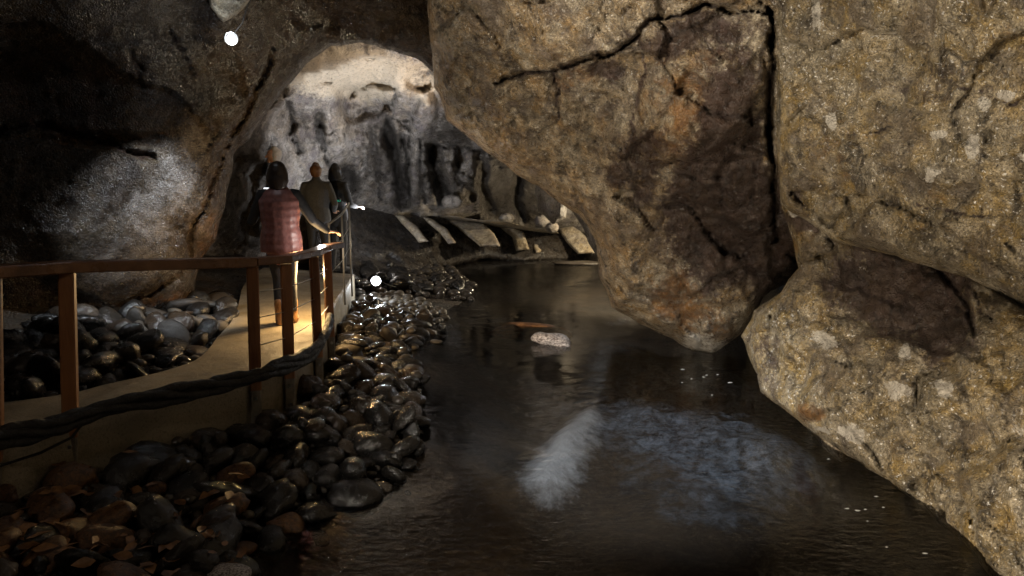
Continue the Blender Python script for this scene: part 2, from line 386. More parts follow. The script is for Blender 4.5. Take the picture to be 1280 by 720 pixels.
lower = relief('rock_boulder',
    [(976, 256), (1020, 262), (1120, 305), (1230, 352), (1340, 420), (1700, 560), (1700, 1100), (1330, 900), (1262, 760), (1238, 722), (1205, 678), (1150, 632), (1105, 596), (1060, 570), (1020, 544), (985, 515), (950, 490), (945, 468), (932, 440), (926, 420), (942, 388), (975, 365), (998, 335), (990, 300)],
    [(980, 270, 6.3), (935, 420, 6.7), (955, 480, 6.2), (1010, 520, 5.3), (1105, 590, 4.55), (1238, 710, 3.65), (1120, 380, 5.1), (1060, 420, 5.4), (1200, 480, 4.3), (1280, 420, 4.3), (1280, 600, 3.6), (1330, 880, 3.0), (1500, 700, 2.8), (1650, 700, 2.3)],
    M['ochre'], step=3, roll_w=26, roll_d=.25, thick=2.2, fb=.12, fb_s=1.3, fac=.25, fac_s=1.6, chip=.55, fine=.05, strata=(.05, 1.9), seed=3, ridge=.05,
    cracks=[([(1140, 305), (1180, 345), (1210, 380), (1216, 420)], 5, .16), ([(1218, 370), (1226, 395), (1240, 400)], 3, .08), ([(1022, 268), (1080, 300), (1130, 305)], 4, .10)],
    bulges=[(1120, 360, 92, 70, .16, 4), (1165, 400, 60, 46, .10, 3), (990, 400, 40, 50, -.10, 2), (1100, 500, 120, 50, -.12, 2)],
    masks={'stain_shade': [(1130, 360, 86, 68, .85), (1180, 400, 42, 46, .9), (960, 450, 26, 50, .35), (1250, 330, 40, 40, .45), (1010, 275, 40, 14, .7)],
           'rust': [(1155, 360, 46, 40, .6), (1012, 510, 18, 12, 1), (1000, 300, 30, 20, .4), (1020, 400, 40, 50, .2)],
           'pale': [(1185, 482, 10, 16, .9), (1120, 485, 24, 8, .55), (1030, 425, 16, 10, .6), (1060, 540, 20, 12, .6), (1130, 440, 12, 12, .55), (1280, 525, 20, 22, .3), (990, 263, 10, 8, .7), (1020, 538, 50, 7, .4)]})
tag(lower, 'broad ochre boulder with a dark hollow, sloping down to the water at right', 'rock')
ledge = relief('rock_ledge',
    [(990, 505), (1003, 530), (1030, 560), (1052, 578), (1105, 592), (1150, 632), (1200, 668), (1228, 700), (1243, 735), (1290, 830), (1400, 800), (1400, 600), (1200, 560), (1050, 500)],
    [(1000, 530, 5.9), (1060, 575, 5.2), (1105, 600, 4.95), (1230, 710, 4.05), (1250, 760, 3.9), (1350, 800, 3.8)],
    M['tan'], step=4, roll_w=10, roll_d=.15, thick=1.5, fb=.04, fac=.08, fac_s=2.5, fine=.02, seed=4,
    masks={'stain_shade': [(1150, 610, 90, 40, .45), (1060, 560, 50, 12, .4)], 'rust': [(1140, 640, 60, 20, .6)]})
tag(ledge, 'low brown rock ledge at the waterline under the ochre boulder', 'rock')

# the dark left wall that arches over the passage
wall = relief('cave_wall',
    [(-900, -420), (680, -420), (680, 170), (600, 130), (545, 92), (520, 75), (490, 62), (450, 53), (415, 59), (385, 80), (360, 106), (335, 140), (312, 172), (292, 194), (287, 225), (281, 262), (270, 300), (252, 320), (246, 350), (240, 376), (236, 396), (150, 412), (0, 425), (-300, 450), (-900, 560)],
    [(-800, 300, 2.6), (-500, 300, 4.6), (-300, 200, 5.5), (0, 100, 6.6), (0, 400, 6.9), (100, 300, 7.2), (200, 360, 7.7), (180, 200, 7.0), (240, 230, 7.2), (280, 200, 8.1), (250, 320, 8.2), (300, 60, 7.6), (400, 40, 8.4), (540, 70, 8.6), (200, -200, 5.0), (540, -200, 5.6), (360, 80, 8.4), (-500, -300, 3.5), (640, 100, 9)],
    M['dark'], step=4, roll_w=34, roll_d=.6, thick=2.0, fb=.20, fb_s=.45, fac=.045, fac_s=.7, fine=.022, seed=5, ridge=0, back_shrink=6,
    cracks=[([(345, 60), (318, 118), (292, 168), (272, 205), (262, 238), (240, 285), (234, 330)], 5, .12), ([(-20, 165), (60, 158), (110, 172), (190, 195)], 7, .12),
            ([(160, 60), (176, 90), (180, 120)], 4, .06), ([(215, 40), (232, 70), (240, 90)], 4, .08), ([(60, 395), (140, 385), (200, 362), (235, 330)], 4, .12)],
    bulges=[(150, 300, 190, 120, -.45, 1.0), (60, 110, 120, 60, .12, 2), (120, 175, 110, 12, .10, 2), (300, 20, 50, 60, -.1, 2), (450, 30, 60, 24, .15, 2)],
    masks={'stain_shade': [(70, 120, 120, 50, .5), (60, 370, 120, 20, .4)], 'pale': [(240, 185, 24, 36, .5), (215, 235, 30, 36, .55), (190, 280, 40, 40, .5), (160, 330, 80, 36, .5), (250, 270, 16, 50, .35), (225, 350, 40, 20, .35)],  # pale blobs paint the lamp gleam into the wall colour
           'rust': [(120, 175, 90, 16, .5), (255, 300, 20, 60, .5), (215, 380, 40, 16, .6)]})
tag(wall, 'dark wet cave wall arching from the far left over the walkway', 'cave wall', kind='structure')
shard = relief('rock_shard', [(245, -60), (262, 8), (279, 29), (296, 18), (318, -4), (330, -60)],
    [(279, 20, 7.0), (270, -30, 6.9), (320, -30, 7.1)], M['slab'], step=2.5, roll_w=8, roll_d=.12, thick=.5, fb=.05, fac=.25, fac_s=3, fine=.01, rough=1.5, seed=6)
tag(shard, 'pale pointed rock shard in the ceiling above the lamp', 'rock')

# the lit chamber at the back
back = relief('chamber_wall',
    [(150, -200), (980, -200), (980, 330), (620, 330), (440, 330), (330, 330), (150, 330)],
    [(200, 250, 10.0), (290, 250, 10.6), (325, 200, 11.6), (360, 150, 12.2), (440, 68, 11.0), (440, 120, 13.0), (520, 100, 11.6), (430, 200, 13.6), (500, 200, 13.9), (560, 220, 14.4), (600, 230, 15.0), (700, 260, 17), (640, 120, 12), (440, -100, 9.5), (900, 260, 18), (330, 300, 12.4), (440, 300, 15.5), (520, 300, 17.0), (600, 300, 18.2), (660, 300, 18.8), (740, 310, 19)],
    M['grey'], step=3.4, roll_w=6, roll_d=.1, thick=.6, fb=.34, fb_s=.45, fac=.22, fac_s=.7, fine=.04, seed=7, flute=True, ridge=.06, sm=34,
    cracks=[([(484, 150), (489, 180), (498, 205), (503, 252)], 10, 1.3), ([(503, 170), (508, 200), (511, 245)], 6, .9), ([(540, 186), (543, 215), (556, 245)], 15, 1.4), ([(462, 170), (470, 210), (474, 250)], 6, .3), ([(525, 175), (524, 215), (528, 250)], 5, .35), ([(398, 140), (402, 175), (412, 205)], 7, .2), ([(600, 200), (603, 230), (614, 262)], 10, .6), ([(650, 215), (646, 245), (655, 270)], 10, .6),
            ([(438, 118), (446, 110), (470, 106), (494, 114)], 5, .35), ([(496, 118), (488, 140)], 4, .3), ([(478, 145), (520, 152)], 3, .2), ([(575, 190), (572, 225), (590, 245)], 6, .4), ([(545, 180), (600, 190), (640, 200)], 4, .3),
            ([(356, 110), (362, 150), (372, 190)], 6, .2), ([(500, 150), (512, 168), (511, 186)], 4, .2)],
    bulges=[(410, 190, 50, 80, -.5, 1.6), (455, 125, 34, 24, .35, 3), (525, 145, 20, 34, -.45, 2), (585, 215, 30, 36, -.3, 2), (630, 230, 30, 50, .3, 2), (520, 95, 22, 16, .3, 3), (465, 200, 26, 60, -.2, 2), (520, 215, 14, 40, -.3, 2), (430, 225, 16, 20, .5, 3), (300, 240, 30, 60, .6, 2)],
    masks={'pale': [(440, 90, 90, 30, .85), (520, 118, 20, 20, .6), (410, 150, 40, 30, .25)], 'stain_shade': [(520, 95, 22, 15, .95), (503, 92, 8, 10, 1), (470, 175, 34, 60, .5), (640, 230, 60, 50, .75), (300, 230, 40, 90, .9), (545, 215, 40, 40, .35), (560, 160, 30, 30, .6), (430, 222, 18, 20, .6)],  # leftmost dark blob paints shade into the unlit recess
           'rust': [(385, 110, 34, 24, .25), (540, 130, 24, 20, .35)]})
tag(back, 'grey flowstone wall at the back of the lit chamber', 'cave wall', kind='structure')
r1 = relief('rock_lump', [(669, 190), (668, 240), (673, 262), (690, 278), (706, 272), (712, 250), (730, 230), (720, 190)], [(690, 250, 13.2), (700, 200, 13.2), (670, 220, 13.3)], M['grey'], step=3, roll_w=12, roll_d=.5, thick=1, fb=.1, fac=.15, fac_s=1.5, seed=8, masks={'pale': [(690, 255, 30, 30, .2)]})
tag(r1, 'small grey rock lump hanging behind the edge of the big rock', 'rock')
r2 = relief('rock_lump', [(712, 235), (716, 262), (728, 285), (745, 318), (790, 330), (800, 240)], [(730, 270, 11.6), (780, 300, 11.4), (780, 240, 11.4)], M['grey'], step=3, roll_w=12, roll_d=.4, thick=.5, fb=.1, fac=.15, fac_s=1.5, seed=9)
tag(r2, 'blue-grey rock edge beside the tan hanging rock, touching the water', 'rock')
ob = relief('dark_bank', [(390, 262), (440, 256), (490, 266), (560, 272), (640, 280), (700, 288), (860, 300), (860, 332), (600, 326), (540, 338), (500, 345), (440, 350), (390, 345)],
    [(420, 270, 13.2), (420, 340, 12.0), (500, 270, 15.2), (500, 335, 13.2), (600, 280, 17.0), (600, 320, 16.6), (700, 290, 17.6), (700, 320, 17.1), (850, 320, 17.6)],
    M['black'], step=3, roll_w=12, roll_d=.4, thick=.8, fb=.25, fb_s=.7, fac=.2, fac_s=1.4, fine=.04, chip=.3, seed=10, back_shrink=2, sm=30)
tag(ob, 'black rocky bank below the flowstone wall, beyond the lamp', 'rock bank')
ceil_slabs = [
 ([(494, 270), (503, 269), (522, 284), (536, 303), (523, 304), (511, 288)], 13.7, 'narrow pale slab slanting into the dark bank, leftmost of the row'),
 ([(528, 272), (540, 273), (560, 286), (571, 305), (560, 306), (549, 292)], 14.2, 'slim pale slab slanting into the dark bank, second from the left'),
 ([(548, 271), (575, 276), (604, 280), (618, 292), (626, 308), (600, 309), (586, 296), (570, 284)], 15.6, 'wide tan slab at the far waterline between two dark gaps'),
 ([(622, 282), (640, 284), (655, 290), (662, 312), (645, 314), (640, 297)], 16.5, 'narrow tan slab right of the widest slab at the far shore'),
 ([(660, 288), (672, 292), (686, 314), (670, 316)], 16.8, 'smallest tan slab leaning in the row at the far shore'),
 ([(698, 286), (716, 283), (732, 296), (745, 318), (722, 318), (708, 302)], 16.8, 'bright yellow slab of rock beside the edge of the hanging rock')]
for ol, D, lb in ceil_slabs:
    o = relief('rock_slab', ol, [(ol[0][0], ol[0][1], D + .7), (ol[2][0], ol[2][1], D + .2), (ol[3][0], ol[3][1], D - .3)], M['slab'], step=1.6, roll_w=4, roll_d=.15, thick=.8, fb=.06, fac=.1, fac_s=2, fine=.015, rough=1.2, seed=int(ol[0][0]), back_shrink=2)
    tag(o, lb, 'rock slab', group='slabs along the far shore')
cap = relief('rock_ridge', [(548, 270), (572, 271), (620, 276), (660, 283), (688, 286), (700, 292), (680, 291), (640, 287), (600, 280), (566, 276)],
    [(550, 272, 15.9), (620, 280, 16.0), (700, 290, 16.4)], M['slab'], step=1.6, roll_w=4, roll_d=.12, thick=.4, fb=.1, fb_s=2, fac=.3, fac_s=3, rough=2.2, seed=33, back_shrink=2)
tag(cap, 'thin pale broken ridge running along the top of the slabs', 'rock')
for (x, y, r, D) in ((633, 273, 9, 15.9), (678, 276, 10, 15.7), (690, 284, 9, 15.2), (565, 252, 12, 14.6)):
    ol = [(x + r * 1.1 * math.cos(a) , y + r * .8 * math.sin(a)) for a in np.linspace(0, 2 * math.pi, 9)[:-1]]
    o = relief('boulder', ol, [(x, y, D), (x + 3, y, D), (x, y + 3, D)], M['grey'], step=1.6, roll_w=r * .8, roll_d=.15, thick=.3, fb=.05, fac=.2, fac_s=3, rough=1.2, seed=x, back_shrink=4)
    tag(o, 'grey boulder perched on the bank under the flowstone wall', 'boulder', group='boulders under the far wall')

# ceiling over everything (above the frame, mirrored in the water) and the rock that closes the cave
def ceiling():
    xs = np.linspace(-9, 9, 150); ys = np.linspace(-5, 20, 190); X, Y = np.meshgrid(xs, ys)
    p = np.c_[X.ravel(), Y.ravel(), X.ravel() * 0]
    o, e = facet(p, .8, 4)
    z = 2.75 + .225 * np.clip(p[:, 1], 0, 30) + .35 * fbm(p, .5, 5) + .35 * o - .02 * p[:, 0] ** 2 + .04 * fbm(p, 5, 4)
    z[np.abs(p[:, 0]) > 7.5] -= 1.0
    V = np.c_[p[:, 0], p[:, 1], z]; nx = 150
    i, j = np.meshgrid(np.arange(189), np.arange(149), indexing='ij'); v = (i * nx + j).ravel()
    mesh_obj('cave_ceiling', V, np.stack([v, v + nx, v + nx + 1, v + 1], 1).tolist(), M['grey'], attrs={k: np.zeros(len(V)) for k in ('stain_shade', 'rust', 'pale')})
    o = bpy.data.objects['cave_ceiling']; tag(o, kind='structure')
ceiling()

# ------------------------------------------------------------------ ground: bank, stream bed, path
WL_px = [(560, 318), (566, 334), (585, 350), (590, 366), (556, 392), (528, 408), (506, 425), (512, 445), (524, 470), (528, 500), (524, 540), (512, 570), (470, 588), (430, 606), (380, 630), (320, 652), (296, 685), (318, 730), (330, 800), (330, 1000)]
WZ = -.55
WL = [G(a, b, WZ)[:2] for a, b in WL_px]
WL = [(WL[0][0] - .5, 24)] + WL + [(-.9, -6)]
def bank_s(x, y):
    """signed distance from the waterline, positive on land"""
    poly = WL + [(-30, -6), (-30, 24)]
    d, _, _ = seg_dist(x, y, WL)
    return np.where(inside(x, y, poly), d, -d)
# path edges in plan
OUT_px = [(-420, 700), (-140, 600), (0, 556), (100, 525), (200, 500), (270, 483), (323, 470), (363, 455), (388, 438), (404, 420), (412, 402), (416, 385), (422, 373), (431, 362), (438, 352), (443, 343)]
INN_px = [(-420, 560), (-140, 520), (0, 503), (93, 492), (133, 480), (190, 468), (225, 458), (247, 449), (262, 436), (272, 420), (290, 402), (296, 388), (300, 374), (302, 360), (312, 346), (330, 334)]
OUT = [G(a, b, 0)[:2] for a, b in OUT_px]; INN = [G(a, b, 0)[:2] for a, b in INN_px]
def chaikin(p, n=2):
    p = [np.array(q, float) for q in p]
    for _ in range(n):
        q = [p[0]]
        for a, b in zip(p[:-1], p[1:]): q += [a * .75 + b * .25, a * .25 + b * .75]
        p = q + [p[-1]]
    return p
OUTs, INNs = chaikin(OUT), chaikin(INN)
PATH_POLY = [tuple(q) for q in OUTs] + [tuple(q) for q in INNs[::-1]]
def ground_z(x, y):
    s = bank_s(x, y)
    p = np.c_[x, y, x * 0]
    land = -.55 + (.24) * (1 - np.exp(-np.maximum(s, 0) * 1.1)) + .03 * fbm(p, 1.5, 4) * np.clip(s, 0, 1)
    di, _, _ = seg_dist(x, y, INN); isin = inside(x, y, PATH_POLY + [])
    # ground rises from the path up to the cave wall on the inner side
    inner = inside(x, y, [tuple(q) for q in INNs] + [(-12, 24), (-30, 24), (-30, 1)])
    land = np.where(inner, np.minimum(-.10 + .17 * di, .35) + .05 * fbm(p, 1.2, 4), land)
    bed = -.55 + np.maximum(-.5, np.minimum(s, 0) * .45) + .04 * fbm(p, 2, 4)
    z = np.where(s > 0, land, bed)
    return np.where(isin, np.minimum(z, -.2), z)
n = NT('gravel_ground')
c = n.mix(n.ramp(n.noise(30, 5, .7), [(.4, 0), (.65, 1)]), (.010, .008, .006), (.04, .033, .025))
c = n.mix(n.ramp(n.noise(2.2, 4), [(.45, 0), (.62, .6)]), c, (.06, .037, .018))
M['gravel'] = n.done(c, n.ramp(n.noise(11, 4), [(.35, .25), (.7, .7)]), n.bump(n.vor(45), .02, .9, n.bump(n.noise(20, 6, .7), .03, .8)))
n = NT('stream_bed')
c = n.mix(n.ramp(n.noise(1.3, 5, .65), [(.4, 0), (.62, 1)]), (.010, .007, .005), (.045, .029, .014))
c = n.mix(n.ramp(n.noise(24, 5, .7), [(.5, 0), (.7, .6)]), c, (.09, .07, .045))
blue_refl_mix = n.ramp(n.math('ADD', n.attr('blue_reflection'), n.math('MULTIPLY', n.math('SUBTRACT', n.noise(1.6, 9, .72), .5), 2.0)), [(.30, 0), (.9, 1)])  # blue-grey water reflection painted into the bed colour
c = n.mix(blue_refl_mix, c, n.mix(n.ramp(n.noise(10, 8, .75), [(.40, 0), (.6, 1)]), (.014, .018, .024), (.22, .26, .32)))
c = n.mix(n.ramp(n.math('ADD', n.attr('slab'), n.math('MULTIPLY', n.math('SUBTRACT', n.noise(5, 9, .8), .5), 1.15)), [(.35, 0), (.78, 1)]), c, n.mix(n.noise(6, 6), (.22, .225, .23), (.62, .63, .64)))  # slab mask: grey water reflection painted into the bed colour
c = n.mix(n.ramp(n.math('ADD', n.attr('sand'), n.math('MULTIPLY', n.math('SUBTRACT', n.noise(3.5, 7, .72), .5), .6)), [(.3, 0), (.7, 1)]), c, n.mix(n.noise(7, 7, .7), (.09, .055, .025), (.22, .145, .075)))
M['bed'] = n.done(c, .7, n.bump(n.noise(9, 8, .75), .10, 1))
BLOB = {'blue_reflection': [(850, 490, 130, 66, 1), (790, 440, 60, 30, .8), (930, 530, 80, 44, .9), (880, 455, 60, 20, .8)], 'slab': [], 'sand': [(560, 650, 110, 90, .8), (500, 640, 60, 60, .6), (450, 700, 70, 40, .5), (660, 412, 60, 14, .0)]}  # slab key: grey water reflection painted on the bed
GREY_REFLECTION = [G(a, b, -.72)[:2] for a, b in [(652, 590), (660, 560), (690, 525), (742, 492), (752, 510), (730, 555), (712, 585), (690, 602)]]  # outline of the grey reflection painted on the bed
def ground():
    xs = np.r_[np.linspace(-12, -5, 30, endpoint=False), np.linspace(-5, 3, 230, endpoint=False), np.linspace(3, 9, 40)]
    ys = np.r_[np.linspace(-6, 3, 30, endpoint=False), np.linspace(3, 11, 220, endpoint=False), np.linspace(11, 22, 70)]
    X, Y = np.meshgrid(xs, ys); x = X.ravel(); y = Y.ravel(); z = ground_z(x, y)
    z += .02 * fbm(np.c_[x, y, z], 6, 3)
    at = {}
    for k, bl in BLOB.items():
        m = np.zeros(len(x))
        for (px, py, rx, ry, s) in bl:
            c = np.array(G(px, py, -.75)[:2]); a = G(px + rx, py, -.75)[0] - c[0]; b = (G(px, py - ry, -.75)[1] - G(px, py + ry, -.75)[1]) / 2
            m = np.maximum(m, s * np.clip(1.5 - np.sqrt(((x - c[0]) / a) ** 2 + ((y - c[1]) / b) ** 2), 0, 1))
        at[k] = m
    d, _, _ = seg_dist(x, y, GREY_REFLECTION, True); sd = np.where(inside(x, y, GREY_REFLECTION), d, -d); at['slab'] = np.clip(.5 + sd * 2.2, 0, 1)  # slab mask: the painted grey reflection
    p = np.c_[x, y, x * 0]; o, e = facet(p, 3.0, 9)
    wet = z < -.6
    z = np.where(wet, np.maximum(z, z * (1 - at['blue_reflection']) + at['blue_reflection'] * (-.84 + .10 * fbm(p, 3, 4) + o * .2)), z)
    z = np.where(wet, np.maximum(z, z * (1 - at['slab']) + at['slab'] * (-.74 + .03 * fbm(p, 2, 3))), z)  # bed raised under the painted reflections
    nx = len(xs); i, j = np.meshgrid(np.arange(len(ys) - 1), np.arange(nx - 1), indexing='ij'); v = (i * nx + j).ravel()
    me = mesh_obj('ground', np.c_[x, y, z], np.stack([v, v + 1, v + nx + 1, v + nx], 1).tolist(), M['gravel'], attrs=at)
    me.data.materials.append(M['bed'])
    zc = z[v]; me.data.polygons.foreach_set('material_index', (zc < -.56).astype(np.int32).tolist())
    tag(me, kind='structure')
ground()
# path: a concrete slab with a vertical outer face
n = NT('walkway_concrete')
c = n.mix(n.ramp(n.noise(1.6, 5), [(.35, 0), (.68, 1)]), (.20, .17, .12), (.34, .29, .21))
c = n.mix(n.ramp(n.noise(55, 4, .7), [(.3, .8), (.48, 0)]), c, (.09, .075, .05))
c = n.mix(n.ramp(n.noise(5, 5, .7), [(.52, 0), (.7, .55)]), c, (.12, .095, .065))
M['concrete'] = n.done(c, n.ramp(n.noise(4, 4), [(.35, .35), (.65, .75)]), n.bump(n.noise(70, 4, .7), .008, .8, n.bump(n.noise(6, 4), .02, .6)))
def resample(pts, N):
    p = np.array(pts); L = np.r_[0, np.cumsum(np.hypot(*np.diff(p, axis=0).T))]; t = np.linspace(0, L[-1], N)
    return np.c_[np.interp(t, L, p[:, 0]), np.interp(t, L, p[:, 1])]
def path():
    N = 160; K = 14
    A = resample(OUTs, N); B = resample(INNs, N)
    rows = [np.c_[A, np.full(N, -.5)], np.c_[A, np.full(N, -.22)], np.c_[A, np.full(N, -.02)], np.c_[A * .985 + B * .015, np.full(N, 0.0)]]
    for k in range(1, K + 1):
        t = k / K; q = A * (1 - t) + B * t; rows.append(np.c_[q, .012 * fbm(np.c_[q, q[:, 0] * 0], 1.5, 4)])
    rows.append(np.c_[B, np.full(N, -.2)])
    V = np.concatenate(rows); R = len(rows)
    i, j = np.meshgrid(np.arange(R - 1), np.arange(N - 1), indexing='ij'); v = (i * N + j).ravel()
    o = mesh_obj('path', V, np.stack([v, v + 1, v + N + 1, v + N], 1).tolist(), M['concrete'], smooth=False)
    tag(o, kind='structure')
path()
# water: clear brown water, fresnel mirror over a tinted view of the bed
m = bpy.data.materials.new('stream_water'); m.use_nodes = True; t = m.node_tree; t.nodes.clear()
o_ = t.nodes.new('ShaderNodeOutputMaterial'); tr = t.nodes.new('ShaderNodeBsdfTransparent'); tr.inputs[0].default_value = (.82, .81, .80, 1)
gl = t.nodes.new('ShaderNodeBsdfGlossy'); gl.inputs['Roughness'].default_value = .03; gl.inputs[0].default_value = (1, 1, 1, 1)
fr = t.nodes.new('ShaderNodeFresnel'); fr.inputs[0].default_value = 1.34; mx = t.nodes.new('ShaderNodeMixShader')
tc = t.nodes.new('ShaderNodeTexCoord')
def nz(scale, vec_scale, detail, rot=0.0):
    mp = t.nodes.new('ShaderNodeMapping'); mp.inputs['Scale'].default_value = vec_scale; mp.inputs['Rotation'].default_value = (0, 0, rot)
    q = t.nodes.new('ShaderNodeTexNoise'); q.inputs['Scale'].default_value = scale; q.inputs['Detail'].default_value = detail; q.inputs['Distortion'].default_value = .5
    t.links.new(tc.outputs['Object'], mp.inputs[0]); t.links.new(mp.outputs[0], q.inputs['Vector']); return q.outputs[0]
b1 = t.nodes.new('ShaderNodeBump'); b1.inputs['Distance'].default_value = .06
b2 = t.nodes.new('ShaderNodeBump'); b2.inputs['Distance'].default_value = .012
# calm and ruffled patches
calm = nz(.55, (1, 1, 1), 2); rp = t.nodes.new('ShaderNodeValToRGB'); rp.color_ramp.elements[0].position = .42; rp.color_ramp.elements[1].position = .6
rp.color_ramp.elements[0].color = (.03, .03, .03, 1)
t.links.new(calm, rp.inputs[0]); t.links.new(rp.outputs[0], b2.inputs['Strength'])
b1.inputs['Strength'].default_value = .16
t.links.new(nz(2.2, (1, 1.6, 1), 3, .4), b1.inputs['Height']); t.links.new(nz(11, (1, 1.8, 1), 4, -.5), b2.inputs['Height']); t.links.new(b1.outputs[0], b2.inputs['Normal'])
for nn in (gl, fr): t.links.new(b2.outputs[0], nn.inputs['Normal'])
t.links.new(fr.outputs[0], mx.inputs[0]); t.links.new(tr.outputs[0], mx.inputs[1]); t.links.new(gl.outputs[0], mx.inputs[2]); t.links.new(mx.outputs[0], o_.inputs[0])
M['water'] = m
wa = mesh_obj('water', [(-9, -6, WZ), (10, -6, WZ), (10, 22, WZ), (-9, 22, WZ)], [(0, 1, 2, 3)], M['water'], smooth=False); tag(wa, kind='structure')

# ------------------------------------------------------------------ cobbles
n = NT('wet_cobble')
rnd = n.objcol()
c = n.ramp(rnd, [(0, (.005, .005, .005)), (.5, (.010, .0095, .009)), (.75, (.019, .016, .013)), (.92, (.035, .022, .013)), (1, (.05, .043, .036))])
c = n.mix(n.ramp(n.noise(9, 5, .65), [(.45, 0), (.7, .6)]), c, (.022, .018, .015))
M['cobble'] = n.done(c, n.ramp(n.noise(7, 5, .6), [(.35, .05), (.68, .32)]), n.bump(n.noise(35, 5, .65), .006, .7, n.bump(n.noise(5, 3), .03, .5)))
n = NT('dry_cobble')
rnd = n.objcol()
c = n.ramp(rnd, [(0, (.012, .010, .009)), (.5, (.028, .023, .018)), (1, (.075, .062, .045))])
c = n.mix(n.ramp(n.noise(12, 5, .65), [(.45, 0), (.7, .6)]), c, (.06, .05, .04))
M['cobble_dry'] = n.done(c, n.ramp(n.noise(7, 5, .6), [(.35, .3), (.68, .7)]), n.bump(n.noise(35, 5, .65), .008, .8))
n = NT('rusty_cobble')
c = n.mix(n.ramp(n.noise(9, 5, .7), [(.4, 0), (.62, 1)]), (.045, .022, .011), (.15, .07, .025))
M['cobble_rust'] = n.done(c, n.ramp(n.noise(7, 5, .6), [(.35, .25), (.68, .6)]), n.bump(n.noise(35, 5, .65), .008, .8))
PROTO = []
for k in range(12):
    bm = bmesh.new(); bmesh.ops.create_icosphere(bm, subdivisions=3, radius=.5)
    co = np.array([v.co for v in bm.verts]); d = fbm(co + k * 3.1, 1.5, 3); fo, _ = facet(co + k * 5.3, 1.3, k)
    flat = (.5, .62, .42, .72)[k % 4]; el = (1.1, .9, 1.35, 1.05)[(k // 3) % 4]
    for v, dd, ff in zip(bm.verts, d, fo):
        c_ = v.co * (1 + .22 * dd + .42 * ff)
        c_ = Vector([math.copysign(abs(a) ** .9, a) for a in c_]); v.co = (c_.x * el, c_.y * .85, c_.z * flat)
    me = bpy.data.meshes.new('cobble'); bm.to_mesh(me); bm.free(); me.polygons.foreach_set('use_smooth', [True] * len(me.polygons)); PROTO.append(me)
def proto_with(mat, cache={}):
    if mat not in cache:
        L = []
        for p in PROTO: q = p.copy(); q.materials.append(M[mat]); L.append(q)
        cache[mat] = L
    return cache[mat]
def px_of(x, y, z):
    ct, st = math.cos(PITCH), math.sin(PITCH); dz = z - EYE
    f = y * ct - dz * st; u = y * st + dz * ct
    return 640 + F * x / f, 360 - F * u / f, f
STONES = []   # x,y,z,size,zone
def scatter(zone, region_px, zplane, sizes, tries, gap, keep=lambda x, y: True, lift=.25):
    poly = [G(a, b, zplane)[:2] for a, b in region_px]; pa = np.array(poly); lo, hi = pa.min(0), pa.max(0)
    for sz in sizes:
        X = RNG.uniform(lo[0], hi[0], tries); Y = RNG.uniform(lo[1], hi[1], tries)
        ok = inside(X, Y, poly) & ~inside(X, Y, PATH_POLY)
        X = X[ok]; Y = Y[ok]
        if not len(X): continue
        dp, _, _ = seg_dist(X, Y, PATH_POLY, True); ZG = ground_z(X, Y)
        for x, y, d, zg in zip(X, Y, dp, ZG):
            s = sz * random.uniform(.8, 1.2)
            if d < s * .42 or not keep(x, y): continue
            bad = False; h = zg
            for (a, b, c_, s2, _) in STONES:
                dd = math.hypot(a - x, b - y)
                if dd < (s + s2) * gap: bad = True; break
            if bad: continue
            STONES.append((x, y, h + s * lift, s, zone))
bank_px = [(-60, 640), (60, 568), (120, 545), (200, 520), (270, 502), (330, 488), (372, 474), (398, 452), (412, 425), (420, 400), (440, 384), (505, 392), (556, 396), (528, 412), (508, 428), (514, 448), (526, 470), (530, 500), (526, 540), (514, 572), (470, 590), (430, 610), (380, 634), (310, 660), (290, 700), (300, 760), (-60, 860)]
scatter('bank', bank_px, -.4, [.23, .18, .14, .11, .08], 1700, .40)
inner_px = [(-60, 512), (0, 506), (93, 494), (133, 481), (190, 469), (225, 459), (247, 450), (270, 425), (292, 402), (298, 384), (296, 368), (250, 372), (236, 388), (205, 402), (110, 418), (50, 432), (0, 450), (-60, 470)]
scatter('bed', inner_px, 0.0, [.24, .17, .13, .10], 700, .41, lift=.3)
shore_px = [(462, 378), (500, 372), (560, 385), (556, 398), (520, 405), (470, 395)]
scatter('shore', shore_px, -.45, [.16, .1, .07], 700, .42)
dark_px = [(424, 384), (430, 352), (480, 338), (505, 350), (498, 370), (460, 380)]
scatter('dark', dark_px, -.4, [.34, .24, .16], 200, .42)
scatter('dark', [(440, 347), (556, 330), (588, 350), (592, 368), (500, 374), (470, 380)], -.45, [.22, .15, .10], 700, .42)
